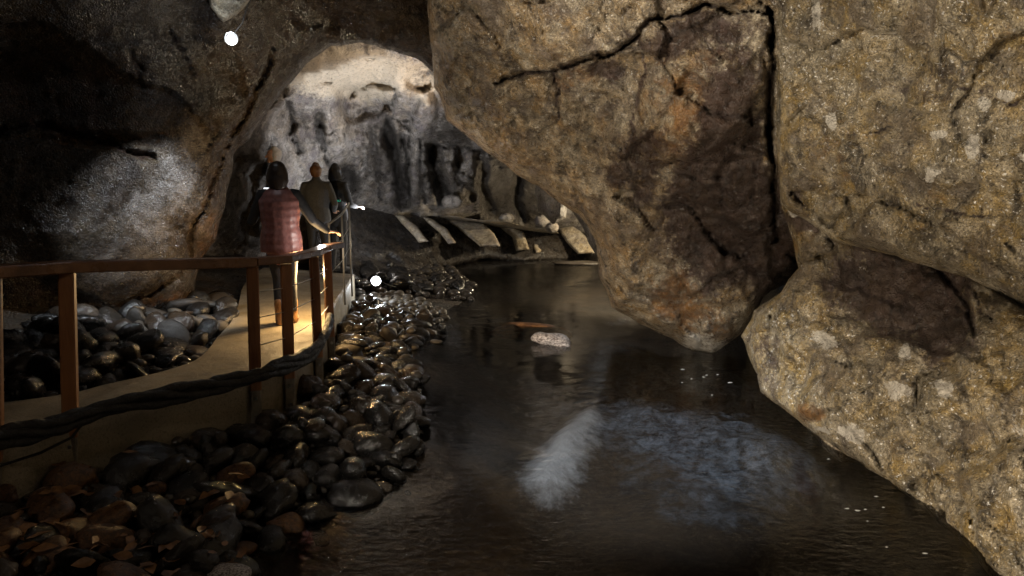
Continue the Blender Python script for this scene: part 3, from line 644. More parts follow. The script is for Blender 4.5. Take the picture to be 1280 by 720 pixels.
# second, upper layer of piled stones on the bank
base_n = len(STONES)
for (x, y, z, s, zn) in list(STONES):
    if zn == 'bank' and random.random() < .22 and s > .12:
        STONES.append((x + random.uniform(-.08, .08), y + random.uniform(-.08, .08), z + s * .42, s * random.uniform(.5, .8), zn))
info = []
for q in STONES:
    px, py, f = px_of(*q[:3])
    vis = -30 < px < 1310 and py < 750
    if vis: info.append((q[3] / f, px, py, q))
info.sort(key=lambda a: -a[0])
GRP = {'bank': 'cobbles on the bank between walkway and water', 'bed': 'cobbles between cave wall and walkway', 'shore': 'pebbles on the shingle spit', 'dark': 'boulders around the shore lamp'}
def describe(px, py, q, mat, t):
    zn = q[4]; s = q[3]
    size = 'large' if s > .205 else 'middling' if s > .145 else 'small'
    if mat == 'cobble_rust': look = 'rust-brown'
    elif mat == 'cobble_dry': look = 'pale tan' if t > .5 else 'dull grey'
    else: look = 'wet black' if t < .45 else 'dark grey-brown' if t < .8 else 'brown'
    if zn == 'shore': return f"{size} {look} pebble on the shingle spit below the shore lamp"
    if zn == 'dark': return f"{look} boulder on the dim bank {'left' if px < 470 else 'right'} of the shore lamp"
    if zn == 'bed':
        w = ('left of the first full post' if px < 95 else 'before the wall bulge' if px < 235 else 'at the brown cave pillar')
        d = seg_dist(np.array([q[0]]), np.array([q[1]]), INN)[0][0]
        return f"{size} {look} cobble {'edging the walkway' if d < .3 else 'in the wall-side bed'}, {w}"
    sd = bank_s(np.array([q[0]]), np.array([q[1]]))[0]; kd = seg_dist(np.array([q[0]]), np.array([q[1]]), OUT)[0][0]
    w = 'at the waterline' if sd < .22 else 'against the walkway side' if kd < .4 else 'amid the bank'
    if py > 640: v = 'among the leaves at the bottom'
    elif px < 130: v = 'by the leftmost posts'
    elif px < 300: v = 'left of the paired posts'
    elif px < 395: v = 'below the paired posts'
    elif py > 470: v = 'on the jutting bank'
    else: v = 'beside the railing corner'
    return f"{size} {look} cobble {w}, {v}"
def classify(px, py, q):
    zn = q[4]
    if zn == 'bed': return 'cobble_dry' if px > 150 and random.random() < (.45 if px > 215 else .2) else 'cobble'
    if zn == 'shore': return 'cobble_dry'
    if zn == 'dark': return 'cobble'
    if py > 590 and random.random() < (.16 if py < 640 else .3): return 'cobble_rust'
    if px > 395 and py < 480: return 'cobble' if random.random() < .8 else 'cobble_dry'
    return 'cobble'
rest = []
for i, (sz, px, py, q) in enumerate(info):
    mat = classify(px, py, q)
    if i >= 295: rest.append((q, mat)); continue
    nm = {'dark': 'boulder', 'shore': 'pebble'}.get(q[4], 'cobble')
    o = bpy.data.objects.new(nm, random.choice(proto_with(mat))); COL.objects.link(o)
    o.location = q[:3]; s = q[3] * 1.12; o.scale = (s * random.uniform(.85, 1.15), s * random.uniform(.85, 1.15), s * random.uniform(.8, 1.1))
    o.rotation_euler = (random.gauss(0, .5), random.gauss(0, .5), random.uniform(0, 6.3))
    t = random.random() * (.5 if q[4] == 'dark' else 1); o.color = (t, t, t, 1)
    tag(o, describe(px, py, q, mat, t), nm, group=GRP[q[4]])
print('stones', len(STONES), 'in view', len(info), 'rest', len(rest))
def merged(name, items, mats, extra=None):
    VV = []; FF = []; MI = []; off = 0
    for (x, y, z, s, mi, tilt) in items:
        me = random.choice(PROTO_LOW); co = LOWCO[me]; R = np.array((Matrix.Rotation(random.uniform(0, 6.3), 3, 'Z') @ Matrix.Rotation(random.gauss(0, tilt), 3, 'X')))
        VV.append(co @ R.T * s + (x, y, z)); FF += [tuple(a + off for a in f) for f in LOWF]; off += len(co); MI += [mi] * len(LOWF)
    o = mesh_obj(name, np.concatenate(VV), FF, None); [o.data.materials.append(M[k]) for k in mats]
    o.data.polygons.foreach_set('material_index', MI); return o
bm = bmesh.new(); bmesh.ops.create_icosphere(bm, subdivisions=2, radius=.5); LOWF = [tuple(v.index for v in f.verts) for f in bm.faces]
base_co = np.array([v.co for v in bm.verts]); bm.free(); PROTO_LOW = list(range(8))
LOWCO = {k: base_co * (1 + .3 * fbm(base_co + k * 2.7, 1.6, 3))[:, None] * np.array([1, .8, .6]) for k in PROTO_LOW}
items = [(q[0], q[1], q[2], q[3] * 1.1, 1 if mt != 'cobble' else 0, .4) for q, mt in rest]
for poly_px, zp, nn in ((bank_px, -.4, 2600), (inner_px, 0, 900), (shore_px, -.45, 700), (dark_px, -.4, 400)):
    poly = [G(a, b, zp)[:2] for a, b in poly_px]; pa = np.array(poly); lo, hi = pa.min(0), pa.max(0)
    X = RNG.uniform(lo[0], hi[0], nn); Y = RNG.uniform(lo[1], hi[1], nn); ok = inside(X, Y, poly) & ~inside(X, Y, PATH_POLY); X = X[ok]; Y = Y[ok]; Z = ground_z(X, Y)
    for x, y, z in zip(X, Y, Z):
        s = random.uniform(.025, .075); items.append((x, y, z + s * .25, s, 1 if random.random() < .25 else 0, .5))
o = merged('gravel', items, ['cobble', 'cobble_dry']); tag(o, 'small dark gravel filling the gaps between the cobbles', 'gravel', kind='stuff')

# leaf litter, lower left
n = NT('dead_leaf'); c = n.mix(n.ramp(n.noise(14, 4), [(.4, 0), (.6, 1)]), (.10, .045, .015), (.24, .12, .045)); M['leaf'] = n.done(c, .55, n.bump(n.noise(60, 3), .004, .6))
VV = []; FF = []
for k in range(270):
    px = random.uniform(-40, 420); py = random.uniform(590, 740)
    if random.random() > .25 + .75 * (py > 640): continue
    x, y, _ = G(px, py, -.42)
    if bank_s(np.array([x]), np.array([y]))[0] < .02: continue
    z = ground_z(np.array([x]), np.array([y]))[0]
    top = max([c_ + s * .36 * math.sqrt(max(0, 1 - (math.hypot(a - x, b - y) / (s * .55)) ** 2)) for a, b, c_, s, _ in STONES if math.hypot(a - x, b - y) < s * .55] + [z + .03])
    s = random.uniform(.03, .06); a0 = random.uniform(0, 6.3); R = Matrix.Rotation(a0, 3, 'Z') @ Matrix.Rotation(random.gauss(0, .35), 3, 'X')
    pr = [(-1.1, 0, .1), (-.6, .45, .12), (0, .6, .2), (.6, .35, .1), (1.2, 0, 0), (.6, -.35, .14), (0, -.6, .22), (-.6, -.45, .1), (0, 0, 0)]
    b0 = len(VV)
    for q in pr: v = R @ Vector(q) * s; VV.append((x + v.x, y + v.y, top + .012 + v.z))
    for q in range(8): FF.append((b0 + q, b0 + (q + 1) % 8, b0 + 8))
if VV: o = mesh_obj('leaf_litter', VV, FF, M['leaf']); tag(o, 'dead brown leaves scattered over the stones at the lower left', 'leaf litter', kind='stuff')

# rocks standing in the stream
def stone(name, px, py, z, size, scale, mat, label, cat='rock', rz=0.0, k=0):
    x, y, _ = G(px, py, z); o = bpy.data.objects.new(name, proto_with(mat)[k]); COL.objects.link(o); o.location = (x, y, z); o.scale = [size * a for a in scale]
    o.rotation_euler = (0, 0, rz); return tag(o, label, cat)
n = NT('white_quartz'); c = n.mix(n.ramp(n.noise(16, 4, .7), [(.42, 0), (.58, 1)]), (.16, .13, .12), (.72, .66, .64)); M['quartz'] = n.done(c, .4, n.bump(n.noise(22, 5), .03, 1))
n = NT('orange_sandstone'); c = n.mix(n.ramp(n.noise(8, 4, .7), [(.4, 0), (.6, 1)]), (.12, .05, .018), (.30, .14, .045)); M['orange'] = n.done(c, .5, n.bump(n.noise(22, 5), .02, 1))
stone('rock', 690, 429, WZ + .0, .50, (1, .7, .62), 'quartz', 'white streaked rock breaking the water in midstream', rz=-.15, k=3)
stone('rock', 664, 415, WZ - .10, .75, (1.3, .5, .5), 'orange', 'low orange rock awash just behind the white streaked rock', rz=-.2, k=1)
stone('rock', 724, 329, WZ + .02, .7, (1.3, .5, .3), 'cobble', 'low black rock in the water near the yellow slab', k=2)
stone('rock', 545, 428, WZ - .01, .16, (1, 1, .6), 'cobble_dry', 'small pale stone just off the shingle spit', k=5)
stone('rock', 283, 716, -.36, .16, (1, .9, .8), 'quartz', 'pale broken stone at the bottom edge among brown leaves', k=6)
n = NT('foam'); M['foam'] = n.done((.6, .6, .58), .6)
VV = []; FF = []
for k in range(18):
    cx, cy = random.choice([(1060, 575), (1075, 640), (1160, 700), (1100, 625), (885, 475), (820, 465), (1000, 570), (560, 565)])
    x, y, _ = G(cx + random.gauss(0, 26), cy + random.gauss(0, 9), WZ); s = random.uniform(.004, .015); b0 = len(VV); a0 = random.gauss(0, .3)
    VV.append((x, y, WZ + .009))
    for q in range(8):
        a = q / 8 * 2 * math.pi; r = s * random.uniform(.6, 1.2); VV.append((x + 1.8 * r * math.cos(a + a0), y + r * math.sin(a + a0), WZ + .005))
    for q in range(8): FF.append((b0, b0 + 1 + q, b0 + 1 + (q + 1) % 8))
o = mesh_obj('foam', VV, FF, M['foam']); tag(o, 'tiny white foam flecks drifting on the dark water', 'foam', kind='stuff')

# ------------------------------------------------------------------ wooden railing
n = NT('oiled_timber')
g = n.noise(6, 6, .6, .8, vec=n.mapping((1, 1, .12))); c = n.ramp(g, [(.3, (.11, .042, .014)), (.55, (.24, .10, .035)), (.75, (.32, .15, .055))])
M['wood'] = n.done(c, n.ramp(n.noise(8, 3), [(.3, .3), (.7, .55)]), n.bump(n.noise(14, 5, .6, vec=n.mapping((4, 4, .3))), .006, .7))
n = NT('handrail_timber')
g = n.noise(6, 6, .6, .8, vec=n.mapping((.2, 1, 1))); c = n.ramp(g, [(.3, (.08, .034, .016)), (.55, (.17, .075, .034)), (.75, (.24, .12, .06))])
M['rail'] = n.done(c, n.ramp(n.noise(8, 3), [(.3, .22), (.7, .45)]), n.bump(n.noise(14, 5, .6, vec=n.mapping((.5, 4, 4))), .005, .7))
n = NT('steel_wire'); M['steel'] = n.done((.5, .5, .48), .3, None, Metallic=1.0)
n = NT('black_cable'); M['cable'] = n.done((.012, .011, .010), n.ramp(n.noise(18, 3), [(.35, .3), (.65, .75)]), n.bump(n.noise(30, 5, .7), .02, 1))
n = NT('grey_bracket'); c = n.mix(n.ramp(n.noise(9, 5, .7), [(.4, 0), (.6, 1)]), (.12, .11, .09), (.24, .21, .17)); M['bracket'] = n.done(c, .5, n.bump(n.noise(40, 4), .005, .6))
def beam(bm, pts, w, h, up=Vector((0, 0, 1)), bev=.008):
    """rectangular section swept along points, chamfered corners"""
    pts = [Vector(p) for p in pts]; prof = [(-w / 2 + bev, -h / 2), (w / 2 - bev, -h / 2), (w / 2, -h / 2 + bev), (w / 2, h / 2 - bev), (w / 2 - bev, h / 2), (-w / 2 + bev, h / 2), (-w / 2, h / 2 - bev), (-w / 2, -h / 2 + bev)]
    rings = []
    for i, p in enumerate(pts):
        d = ((pts[i + 1] - p).normalized() if i < len(pts) - 1 else Vector()) + ((p - pts[i - 1]).normalized() if i else Vector()); d.normalize()
        sd = d.cross(up).normalized(); u2 = sd.cross(d).normalized()
        rings.append([bm.verts.new(p + sd * a + u2 * b) for a, b in prof])
    for a, b in zip(rings[:-1], rings[1:]):
        for k in range(8): bm.faces.new((a[k], a[(k + 1) % 8], b[(k + 1) % 8], b[k]))
    bm.faces.new(rings[0][::-1]); bm.faces.new(rings[-1])
def tube(bm, pts, r, seg=8, caps=True):
    pts = [Vector(p) for p in pts]; rings = []; up = None
    rr = r if hasattr(r, '__len__') else [r] * len(pts)
    for i, p in enumerate(pts):
        d = ((pts[i + 1] - p).normalized() if i < len(pts) - 1 else Vector()) + ((p - pts[i - 1]).normalized() if i else Vector()); d.normalize()
        if up is None: up = Vector((0, 0, 1)) if abs(d.z) < .9 else Vector((0, 1, 0))
        sd = d.cross(up).normalized(); up = sd.cross(d).normalized()
        q = rr[i]; q = q if hasattr(q, '__len__') else (q, q)
        rings.append([bm.verts.new(p + sd * math.cos(2 * math.pi * k / seg) * q[0] + up * math.sin(2 * math.pi * k / seg) * q[1]) for k in range(seg)])
    for a, b in zip(rings[:-1], rings[1:]):
        for k in range(seg): bm.faces.new((a[k], a[(k + 1) % seg], b[(k + 1) % seg], b[k]))
    if caps: bm.faces.new(rings[0][::-1]); bm.faces.new(rings[-1])
# posts: (px, py of the foot at path level, rail height, z of the lower end)
POSTS = [(-170, 612, 1.02), (18, 553, 1.01), (105, 524, .985), (323, 470, .885), (363, 456, .865), (396, 432, .84), (411, 408, .80)]
rail = empty('wooden_railing', (*G(323, 470, 0)[:2], -.15), label='brown wooden railing with square posts curving along the walkway edge', cat='railing')
ro = Vector(rail.location)
tops = []
for k, (px, py, h) in enumerate(POSTS):
    x, y, _ = G(px, py, 0)
    nx_ = G(px + 20, py - 2, 0); d = Vector((nx_[0] - x, nx_[1] - y, 0)).normalized(); out = Vector((d.y, -d.x, 0))
    # the posts are bolted on the outer face of the walkway
    base = Vector((x, y, 0)) + out * .05; wv = .085 if k < 5 else .075; sl = (-.11, -.10, -.075, -.03, -.02, 0, 0)[k]
    ln = lambda z, sl=sl, h=h: Vector(((h - z) * sl, 0, z))
    bm = bmesh.new(); beam(bm, [base + ln(-.09) - ro, base + ln(h - .035) - ro], wv, wv, up=d)
    po = bm_obj('post', bm, M['wood'], rail)
    bm = bmesh.new(); beam(bm, [base + ln(-.40) - ro, base + ln(-.091) - ro], wv * .92, wv * .92, up=d)
    pf = bm_obj('post_foot', bm, M['bracket'], po)
    for zb in (-.15, -.30):
        bm = bmesh.new(); q0 = base + ln(zb) - ro + out * wv * .44; tube(bm, [q0, q0 + out * .018], .014, 6); bm_obj('bolt', bm, M['steel'], po)
    tops.append(base + ln(h))
# handrail: straight boards meeting at mitres
hp = [tops[0] - (tops[1] - tops[0]) * .3] + tops
end = tops[-1] + Vector((.05, .30, -.01)); 
bm = bmesh.new(); beam(bm, [p - ro for p in hp[:5]] , .13, .07); bm_obj('handrail', bm, M['rail'], rail)
bm = bmesh.new(); beam(bm, [hp[4] + (hp[5] - hp[4]).normalized() * .004 - ro + Vector((0, 0, .003)), hp[5] - ro + Vector((0, 0, .003)), hp[6] - ro, hp[7] - ro, end - ro], .12, .055); bm_obj('handrail', bm, M['rail'], rail)
for zf in (.28, .52, .74):
    bm = bmesh.new(); tube(bm, [t_ - ro - Vector((0, 0, t_.z * (1 - zf))) for t_ in tops[3:]] , .004, 6); bm_obj('wire', bm, M['steel'], rail, True)
# black cable bundle slung along the outside of the posts
cb_px = [(-200, 640), (-80, 572), (0, 536), (60, 522), (110, 508), (180, 493), (250, 477), (300, 466), (335, 459), (365, 448), (392, 432), (406, 414), (413, 396)]
cb = []
for k, (a, b) in enumerate(cb_px): 
    x, y, _ = G(a, b - 3, .125); v = Vector((x, y, 0)); cb.append((v.x * .975, v.y * .975, .10 + .015 * math.sin(k * 1.7)))
cbc = [tuple(q) for q in chaikin(cb, 3)]
cable = empty('cable_bundle', cbc[len(cbc) // 2], label='thick black cable bundle slung along the railing posts above the walkway edge', cat='cable')
co_ = Vector(cable.location)
for s in range(4):
    bm = bmesh.new(); pts = []
    for i, q in enumerate(cbc):
        a = i * .13 + s * 1.57; pts.append(Vector(q) - co_ + Vector((.0, .026 * math.cos(a), .036 * math.sin(a) + .012 * math.sin(i * .37 + s * 2.1))))
    tube(bm, pts, [.03 + .004 * math.sin(i * 1.3 + s * 2) for i in range(len(pts))], 8); bm_obj('strand', bm, M['cable'], cable, True)
bm = bmesh.new(); x, y, _ = G(108, 520, 0); a = Vector((x * .94, y * .94, .08)); tube(bm, [a - co_, a + Vector((-.07, -.05, -.10)) - co_, a + Vector((-.22, -.12, -.17)) - co_, a + Vector((-.45, -.3, -.21)) - co_], .009, 8); bm_obj('loose_end', bm, M['cable'], cable, True)
# far steel handrail where the two visitors stand
n = NT('galvanised_steel'); M['galv'] = n.done((.30, .30, .29), .5, None, Metallic=.8)
fr_px = [(436, 254, 302, 9.6), (427, 268, 312, 9.0), (411, 280, 335, 8.2)]
fb_ = P(427, 330, 9.0); far = empty('steel_railing', tuple(fb_), label='thin steel railing with upright rods ahead beside the visitors', cat='railing'); fo = Vector(far.location); tp = []
for (px, y0, y1, D) in fr_px:
    a = Vector(P(px, y0, D)); b = Vector((a.x, a.y, -.12)); tp.append(a)
    bm = bmesh.new(); tube(bm, [b - fo, a - fo], .012, 8); bm_obj('post', bm, M['galv'], far, True)
bm = bmesh.new(); tube(bm, [p - fo for p in tp], .014, 8); bm_obj('handrail', bm, M['galv'], far, True)
for dz in (.3, .55):
    bm = bmesh.new(); tube(bm, [p - fo - Vector((0, 0, dz)) for p in tp], .004, 6); bm_obj('wire', bm, M['galv'], far, True)

# ------------------------------------------------------------------ the two lamps seen lit
def emis(name, col, st):
    m = bpy.data.materials.new(name); m.use_nodes = True; t = m.node_tree; t.nodes.clear(); o = t.nodes.new('ShaderNodeOutputMaterial'); e = t.nodes.new('ShaderNodeEmission')
    e.inputs[0].default_value = (*col, 1); e.inputs[1].default_value = st; t.links.new(e.outputs[0], o.inputs[0]); return m
n = NT('polished_reflector'); M['reflector'] = n.done((.8, .8, .8), .35, None, Metallic=1.0)
M['glow'] = emis('lamp_glass', (.95, .97, 1), 60)
n = NT('lamp_housing'); M['housing'] = n.done((.03, .03, .03), .4, None, Metallic=.5)
def spotlight(loc, aim, r, label):
    e = empty('spotlight', loc, label=label, cat='lamp'); d = (Vector(aim) - Vector(loc)).normalized()
    q = d.to_track_quat('-Z', 'Y').to_matrix()
    def lat(prof, nm, mat, par):
        bm = bmesh.new(); R = []
        for (rr, z) in prof: R.append([bm.verts.new(q @ Vector((rr * math.cos(k * math.pi / 10), rr * math.sin(k * math.pi / 10), z))) for k in range(20)])
        for a, b in zip(R[:-1], R[1:]):
            for k in range(20): bm.faces.new((a[k], a[(k + 1) % 20], b[(k + 1) % 20], b[k]))
        bm.faces.new(R[-1]); return bm_obj(nm, bm, mat, par, True)
    lat([(r * 1.15, -.02), (r * 1.3, -.02), (r * 1.3, r * 2.2), (r * .8, r * 3), (.001, r * 3)], 'housing', M['housing'], e)
    lat([(r * 1.1, -.012), (r * .8, -.02), (r * .4, -.026), (.001, -.028)], 'lens', M['glow'], e)
    lat([(r * 1.9, -.05), (r * 1.15, -.004)], 'reflector', M['reflector'], e) if False else lat([(r * 1.25, -.012), (r * 1.9, -r * .9), (r * 2.0, -r * .9), (r * 1.35, .0)], 'reflector', M['reflector'], e)
    bm = bmesh.new(); s = q @ Vector((1, 0, 0)); u = q @ Vector((0, 0, 1)); 
    tube(bm, [s * r * 1.4 + u * r, s * r * 1.4 + u * r * 3.6, -s * r * 1.4 + u * r * 3.6, -s * r * 1.4 + u * r], r * .14, 6); bm_obj('bracket', bm, M['housing'], e)
    bm = bmesh.new(); b0 = q @ Vector((0, 0, r * 2.8)); dr = Vector((.25, .15, .5 if loc[2] > 1 else -.12))
    tube(bm, [b0, b0 + dr * .25 + Vector((.03, 0, 0)), b0 + dr * .6 + Vector((-.02, .02, 0)), b0 + dr], r * .22, 6); bm_obj('power_cable', bm, M['cable'], e, True)
    return d
L1 = tuple(P(289, 48, 6.7)); spotlight(L1, (.0, .5, 1.0), .028, 'small white spotlight shining from the cave ceiling at the upper left')
L2 = tuple(P(470, 351, 10.6)); spotlight(L2, (0, 0, 1.2), .034, 'bright white spotlight standing on the dark bank by the water')
lamp('ceiling_spot_beam', tuple(Vector(L1) + Vector((.0, -.10, -.06))), 300, COOL, .04, 50, tuple(P(188, 290, 7.0)), .6)
lamp('shard_fill', tuple(P(287, 36, 6.55)), 10, COOL, .03)  # extra unseen light added to brighten the shard
lamp('shore_spot_beam', tuple(Vector(L2) + Vector((0, -.09, .02))), 16, COOL, .05)

# ------------------------------------------------------------------ people
def clothes(name, col, rough=.8, col2=None, sc=60):
    n = NT(name); c = n.mix(n.ramp(n.noise(sc, 3), [(.4, 0), (.6, 1)]), col, col2 or tuple(v * .7 for v in col))
    return n.done(c, rough, n.bump(n.noise(12, 4), .02, .5))
M['skin'] = clothes('skin', (.46, .27, .19), .5, (.42, .24, .17))
M['hair_dark'] = clothes('dark_hair', (.03, .018, .012), .4, (.012, .008, .006), 120)
M['hair_auburn'] = clothes('auburn_hair', (.16, .075, .03), .5, (.07, .03, .014), 120)
M['hair_grey'] = clothes('grey_hair', (.45, .44, .42), .5, (.28, .27, .26), 120)
M['black_cloth'] = clothes('black_cloth', (.012, .012, .013)); M['grey_cloth'] = clothes('grey_cloth', (.065, .07, .08)); M['blue_cloth'] = clothes('blue_cloth', (.02, .035, .09))
M['jeans'] = clothes('dark_jeans', (.03, .033, .04)); M['boot'] = clothes('tan_boot', (.42, .22, .09), .5)
M['green_cloth'] = clothes('green_plastic', (.02, .35, .18), .4)
n = NT('quilted_vest'); wv = n.t.nodes.new('ShaderNodeTexWave'); wv.bands_direction = 'Z'; wv.inputs['Scale'].default_value = 4.2; wv.inputs['Distortion'].default_value = 1.2; wv.inputs['Detail'].default_value = 3
n.t.links.new(n.co, wv.inputs['Vector'])
M['vest'] = n.done(n.mix(n.ramp(n.noise(30, 4), [(.4, 0), (.6, 1)]), (.23, .10, .09), (.17, .07, .065)), .45, n.bump(n.noise(10, 4), .02, .5, n.bump(wv.outputs[0], .006, .5)))

def fuse(name, pieces, mat, parent, voxel=.011, smooth=6):
    """pieces: list of (points, radii) sweeps fused into one continuous surface"""
    bm = bmesh.new()
    for pts, rad in pieces: tube(bm, pts, rad, 14)
    for pts, rad in pieces:
        for p, r in ((pts[0], rad[0]), (pts[-1], rad[-1])):
            q = r if hasattr(r, '__len__') else (r, r); mrad = min(q)
            bmesh.ops.create_icosphere(bm, subdivisions=2, radius=mrad * .97, matrix=Matrix.Translation(Vector(p)))
    me = bpy.data.meshes.new(name); bm.to_mesh(me); bm.free(); t = bpy.data.objects.new(name + '_src', me); COL.objects.link(t)
    rm = t.modifiers.new('r', 'REMESH'); rm.mode = 'VOXEL'; rm.voxel_size = voxel; rm.use_smooth_shade = True
    s = t.modifiers.new('s', 'SMOOTH'); s.factor = .5; s.iterations = smooth
    dg = bpy.context.evaluated_depsgraph_get(); dg.update(); out = bpy.data.meshes.new_from_object(t.evaluated_get(dg)); bpy.data.objects.remove(t)
    out.materials.clear(); out.materials.append(mat); out.name = name
    o = bpy.data.objects.new(name, out); COL.objects.link(o); o.parent = parent; return o
def hand(w, d, side, curl=.5, palm=Vector((0, 0, -1))):
    """palm and five finger sweeps from wrist w going along d"""
    w = Vector(w); d = Vector(d).normalized(); sd = d.cross(palm).normalized(); out = [([w, w + d * .05, w + d * .085], [(.024, .018), (.038, .015), (.036, .013)])]
    for k, (o, L) in enumerate(((-.028, .066), (-.0095, .078), (.0095, .073), (.027, .058))):
        a = w + d * .08 + sd * o; b = a + d * L * .5 + palm * L * .12 * curl * 2; c = b + (d * (1 - curl) + palm * curl).normalized() * L * .3; e = c + (d * (1 - curl * 1.6) + palm * curl * 1.6).normalized() * L * .28
        out.append(([a, b, c, e], [.0085, .008, .0075, .0065]))
    a = w + d * .025 - sd * .026 * side; b = a + (d * .6 - sd * side).normalized() * .035; c = b + (d - sd * side * .3 + palm * .3).normalized() * .032
    out.append(([a, b, c], [.011, .010, .008]))
    return out
def person(loc, rz, H, label, arms, hair, torso_mat, arm_mat, leg_mat, shoe_mat, vest=False, hood=False, legs=None, torso_name='jacket', head_turn=0.0, lean=0.0, long_hair=False):
    """figure facing +Y before rz; arms: {'L':(elbow, wrist, handdir, curl), 'R':...} in body coordinates"""
    e = empty('person', loc, rz, label=label, cat='person'); k = H / 1.72
    V3 = lambda x, y, z: Vector((x * k, (y + lean * max(0, z - .95)) * k, z * k))
    legs = legs or {'L': ((-.10, .02, .50), (-.11, -.01, .09)), 'R': ((.10, .02, .50), (.11, -.01, .09))}
    body = [([V3(0, 0, .93), V3(0, 0, 1.05), V3(0, .005, 1.2), V3(0, 0, 1.36), V3(0, 0, 1.44), V3(0, .0, 1.50), V3(0, .015, 1.56)],
             [(.15 * k, .10 * k), (.13 * k, .095 * k), (.145 * k, .105 * k), (.165 * k, .10 * k), (.11 * k, .075 * k), (.052 * k, .052 * k), (.05 * k, .052 * k)])]
    R = Matrix.Rotation(head_turn, 3, 'Z'); hc = V3(0, .02, 1.615)
    hp_ = lambda x, y, z: hc + R @ Vector((x * k, y * k, z * k))
    body.append(([hp_(0, 0, -.07), hp_(0, .012, -.02), hp_(0, 0, .03), hp_(0, -.01, .075)], [(.052 * k, .06 * k), (.068 * k, .082 * k), (.074 * k, .092 * k), (.05 * k, .062 * k)]))
    body.append(([hp_(0, .085, .015), hp_(0, .112, -.022)], [.010 * k, .014 * k]))          # nose
    body.append(([hp_(-.025, .080, -.052), hp_(.025, .080, -.052)], [.008 * k, .008 * k]))     # lips
    body.append(([hp_(0, .07, -.09), hp_(0, .075, -.085)], [.02 * k, .02 * k]))               # chin
    for s in (-1, 1): body.append(([hp_(s * .074, -.005, .02), hp_(s * .079, -.012, -.02)], [.014 * k, .011 * k]))
    sleeves = []
    for s, kk in ((-1, 'L'), (1, 'R')):
        el, wr, hd, cu = arms[kk]; sh = V3(s * .175, 0, 1.40); el = V3(*el); wr = V3(*wr)
        body.append(([V3(s * .10, 0, 1.40), sh, (sh + el) / 2, el, (el * .6 + wr * .4), wr], [.055 * k, .052 * k, .045 * k, .038 * k, .036 * k, .025 * k]))
        body += hand(wr, Vector(hd), s, cu, Vector((0, 0, -1)) if abs(Vector(hd).normalized().z) < .8 else Vector((-s, 0, 0)))
        sleeves.append(([V3(s * .13, 0, 1.405), sh, (sh + el) / 2, el, (el * .6 + wr * .4), wr * .93 + el * .07], [.062 * k, .064 * k, .056 * k, .050 * k, .047 * k, .036 * k]))
        kn, an = (V3(*q) for q in legs[kk]); hip = V3(s * .085, 0, .93)
        body.append(([hip, (hip + kn) / 2, kn, kn * .65 + an * .35, an], [.088 * k, .076 * k, .054 * k, .052 * k, .036 * k]))
        body.append(([an + Vector((0, -.03 * k, -.03 * k)), an + Vector((0, .06 * k, -.045 * k)), an + Vector((0, .13 * k, -.055 * k))], [(.034 * k, .034 * k), (.04 * k, .028 * k), (.038 * k, .022 * k)]))
    fuse('body', body, M['skin'], e, .008, 4)
    # eyes
    for s in (-1, 1):
        bm = bmesh.new(); bmesh.ops.create_icosphere(bm, subdivisions=2, radius=.0115 * k, matrix=Matrix.Translation(hp_(s * .031, .076, .012))); bm_obj('eye', bm, M['black_cloth'], e, True)
    # trousers
    tr = [([V3(0, 0, .86), V3(0, 0, 1.0)], [(.165 * k, .118 * k), (.148 * k, .108 * k)])]
    for s, kk in ((-1, 'L'), (1, 'R')):
        kn, an = (V3(*q) for q in legs[kk]); hip = V3(s * .085, 0, .92)
        tr.append(([hip, (hip + kn) / 2, kn, kn * .65 + an * .35, an + Vector((0, 0, .03))], [.098 * k, .086 * k, .064 * k, .060 * k, .050 * k]))
        bt = [([an + Vector((0, 0, .16 * k)), an + Vector((0, 0, .02 * k)), an + Vector((0, -.01 * k, -.035 * k))], [.058 * k, .05 * k, .052 * k]),
              ([an + Vector((0, -.03 * k, -.05 * k)), an + Vector((0, .07 * k, -.05 * k)), an + Vector((0, .15 * k, -.058 * k))], [(.046 * k, .04 * k), (.05 * k, .04 * k), (.045 * k, .032 * k)])]
        fuse('boot', bt, shoe_mat, e, .010, 3)
    fuse('trousers', tr, leg_mat, e, .012)
    big = 1.22 if vest else 1.12
    to = [([V3(0, 0, .84 if not vest else .80), V3(0, 0, .95), V3(0, -.003, 1.07), V3(0, 0, 1.2), V3(0, 0, 1.34), V3(0, 0, 1.43), V3(0, 0, 1.49)],
           [(.18 * k * big, .135 * k * big), (.178 * k * big, .132 * k * big), (.158 * k * big, .12 * k * big), (.172 * k * big, .128 * k * big), (.185 * k * big, .122 * k * big), (.135 * k * big, .095 * k * big), (.072 * k, .07 * k)])]
    if vest:
        fuse('sleeves', sleeves, arm_mat, e, .010); fuse(torso_name, to, torso_mat, e, .010, 3)
    else: fuse(torso_name, to + sleeves, torso_mat, e, .011)
    hr = [([hp_(0, -.02, -.03), hp_(0, -.028, .01), hp_(0, -.022, .045), hp_(0, -.012, .078)], [(.084 * k, .085 * k), (.094 * k, .098 * k), (.088 * k, .095 * k), (.062 * k, .074 * k)])]
    if long_hair: hr += [([hp_(0, -.035, -.02), hp_(0, -.04, .05)], [(.112 * k, .10 * k), (.098 * k, .095 * k)])] + [([hp_(0, -.05, .02), hp_(0, -.075, -.07), hp_(0, -.08, -.15)], [(.105 * k, .075 * k), (.118 * k, .07 * k), (.08 * k, .045 * k)])]
    if hood: hr = [([hp_(0, -.03, -.12), hp_(0, -.03, -.04), hp_(0, -.022, .03), hp_(0, -.02, .09)], [(.12 * k, .10 * k), (.10 * k, .11 * k), (.098 * k, .105 * k), (.062 * k, .07 * k)])]
    fuse('hood' if hood else 'hair', hr, hair, e, .009, 3)
    return e
x, y, _ = G(357, 406, 0)
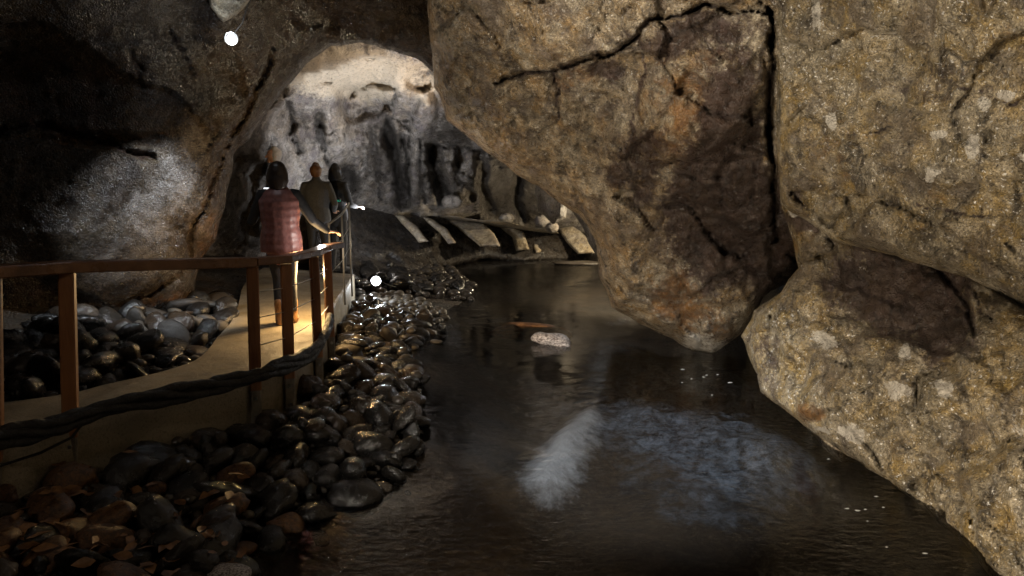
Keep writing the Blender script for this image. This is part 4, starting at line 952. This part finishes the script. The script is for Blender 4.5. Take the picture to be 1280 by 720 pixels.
pv = person((x, y, .0), math.radians(8), 1.60, 'person in a dusky red quilted vest and black sleeves, seen from behind', 
    {'L': ((-.29, -.02, 1.12), (-.19, .18, 1.30), (.5, .6, .5), .5), 'R': ((.34, .02, 1.12), (.47, .20, .99), (.8, .6, -.1), .5)},
    M['hair_dark'], M['vest'], M['black_cloth'], M['jeans'], M['boot'], vest=True, torso_name='vest', legs={'L': ((-.055, .04, .5), (-.05, -.02, .09)), 'R': ((.07, .05, .5), (.07, .10, .09))}, long_hair=True)
x, y, _ = P(401, 360, 10.5); person((x, y, 0), math.radians(6), 1.60, 'person in a pale grey hooded top with auburn hair, seen from behind',
    {'L': ((-.27, .02, 1.12), (-.2, .2, 1.05), (.3, .8, 0), .5), 'R': ((.27, -.02, 1.12), (.22, .18, 1.0), (0, 1, 0), .5)}, M['hair_auburn'], M['grey_cloth'], M['grey_cloth'], M['jeans'], M['black_cloth'])
x, y, _ = P(424, 350, 11.1); pb = person((x, y, 0), math.radians(-25), 1.58, 'person in a black hooded coat standing nearest the flowstone wall',
    {'L': ((-.26, .05, 1.12), (-.12, .27, 1.08), (.3, .8, 0), .6), 'R': ((.28, 0, 1.10), (.24, .22, 1.05), (.2, .9, 0), .6)}, M['black_cloth'], M['black_cloth'], M['black_cloth'], M['black_cloth'], M['black_cloth'], hood=True)
x, y, _ = P(352, 350, 11.5); person((x, y, .0), math.radians(120), 1.84, 'person with short grey hair and a blue jacket, turned sideways furthest away',
    {'L': ((-.27, .02, 1.12), (-.22, .1, .88), (0, .2, -1), .3), 'R': ((.27, .02, 1.12), (.22, .1, .88), (0, .2, -1), .3)}, M['hair_grey'], M['blue_cloth'], M['blue_cloth'], M['jeans'], M['black_cloth'])

# what the visitors hold
def slab_box(name, loc, sz, rot, mat, parent=None):
    bm = bmesh.new(); bmesh.ops.create_cube(bm, size=1); bmesh.ops.scale(bm, vec=sz, verts=bm.verts); bmesh.ops.bevel(bm, geom=list(bm.edges), offset=min(sz) * .35, segments=2, affect='EDGES')
    o = bm_obj(name, bm, mat, parent, True); o.location = loc; o.rotation_euler = rot; return o
M['screen'] = emis('phone_screen', (.9, .95, 1), 2.2); M['green_glow'] = emis('green_light', (.05, .9, .5), .35)
n = NT('phone_shell'); M['phone'] = n.done((.02, .02, .02), .3)
a = pv.matrix_basis @ Vector((-.155, .235, 1.30)); ph = slab_box('phone', a, (.074, .010, .15), (-.5, 0, math.radians(8)), M['phone']); tag(ph, 'phone with a lit screen held up by the person in the red vest', 'phone')
slab_box('screen', (0, -.0062, 0), (.066, .003, .138), (0, 0, 0), M['screen'], ph)
a = pb.matrix_basis @ Vector((.0, .27, 1.0)); a = Vector(P(424, 249, 10.75)); 
to = slab_box('torch', a, (.05, .05, .11), (1.3, 0, .3), M['phone']); tag(to, 'small torch with a green light held by the person in the black hooded coat', 'torch')
slab_box('lens', (0, 0, -.056), (.044, .044, .012), (0, 0, 0), M['green_glow'], to)
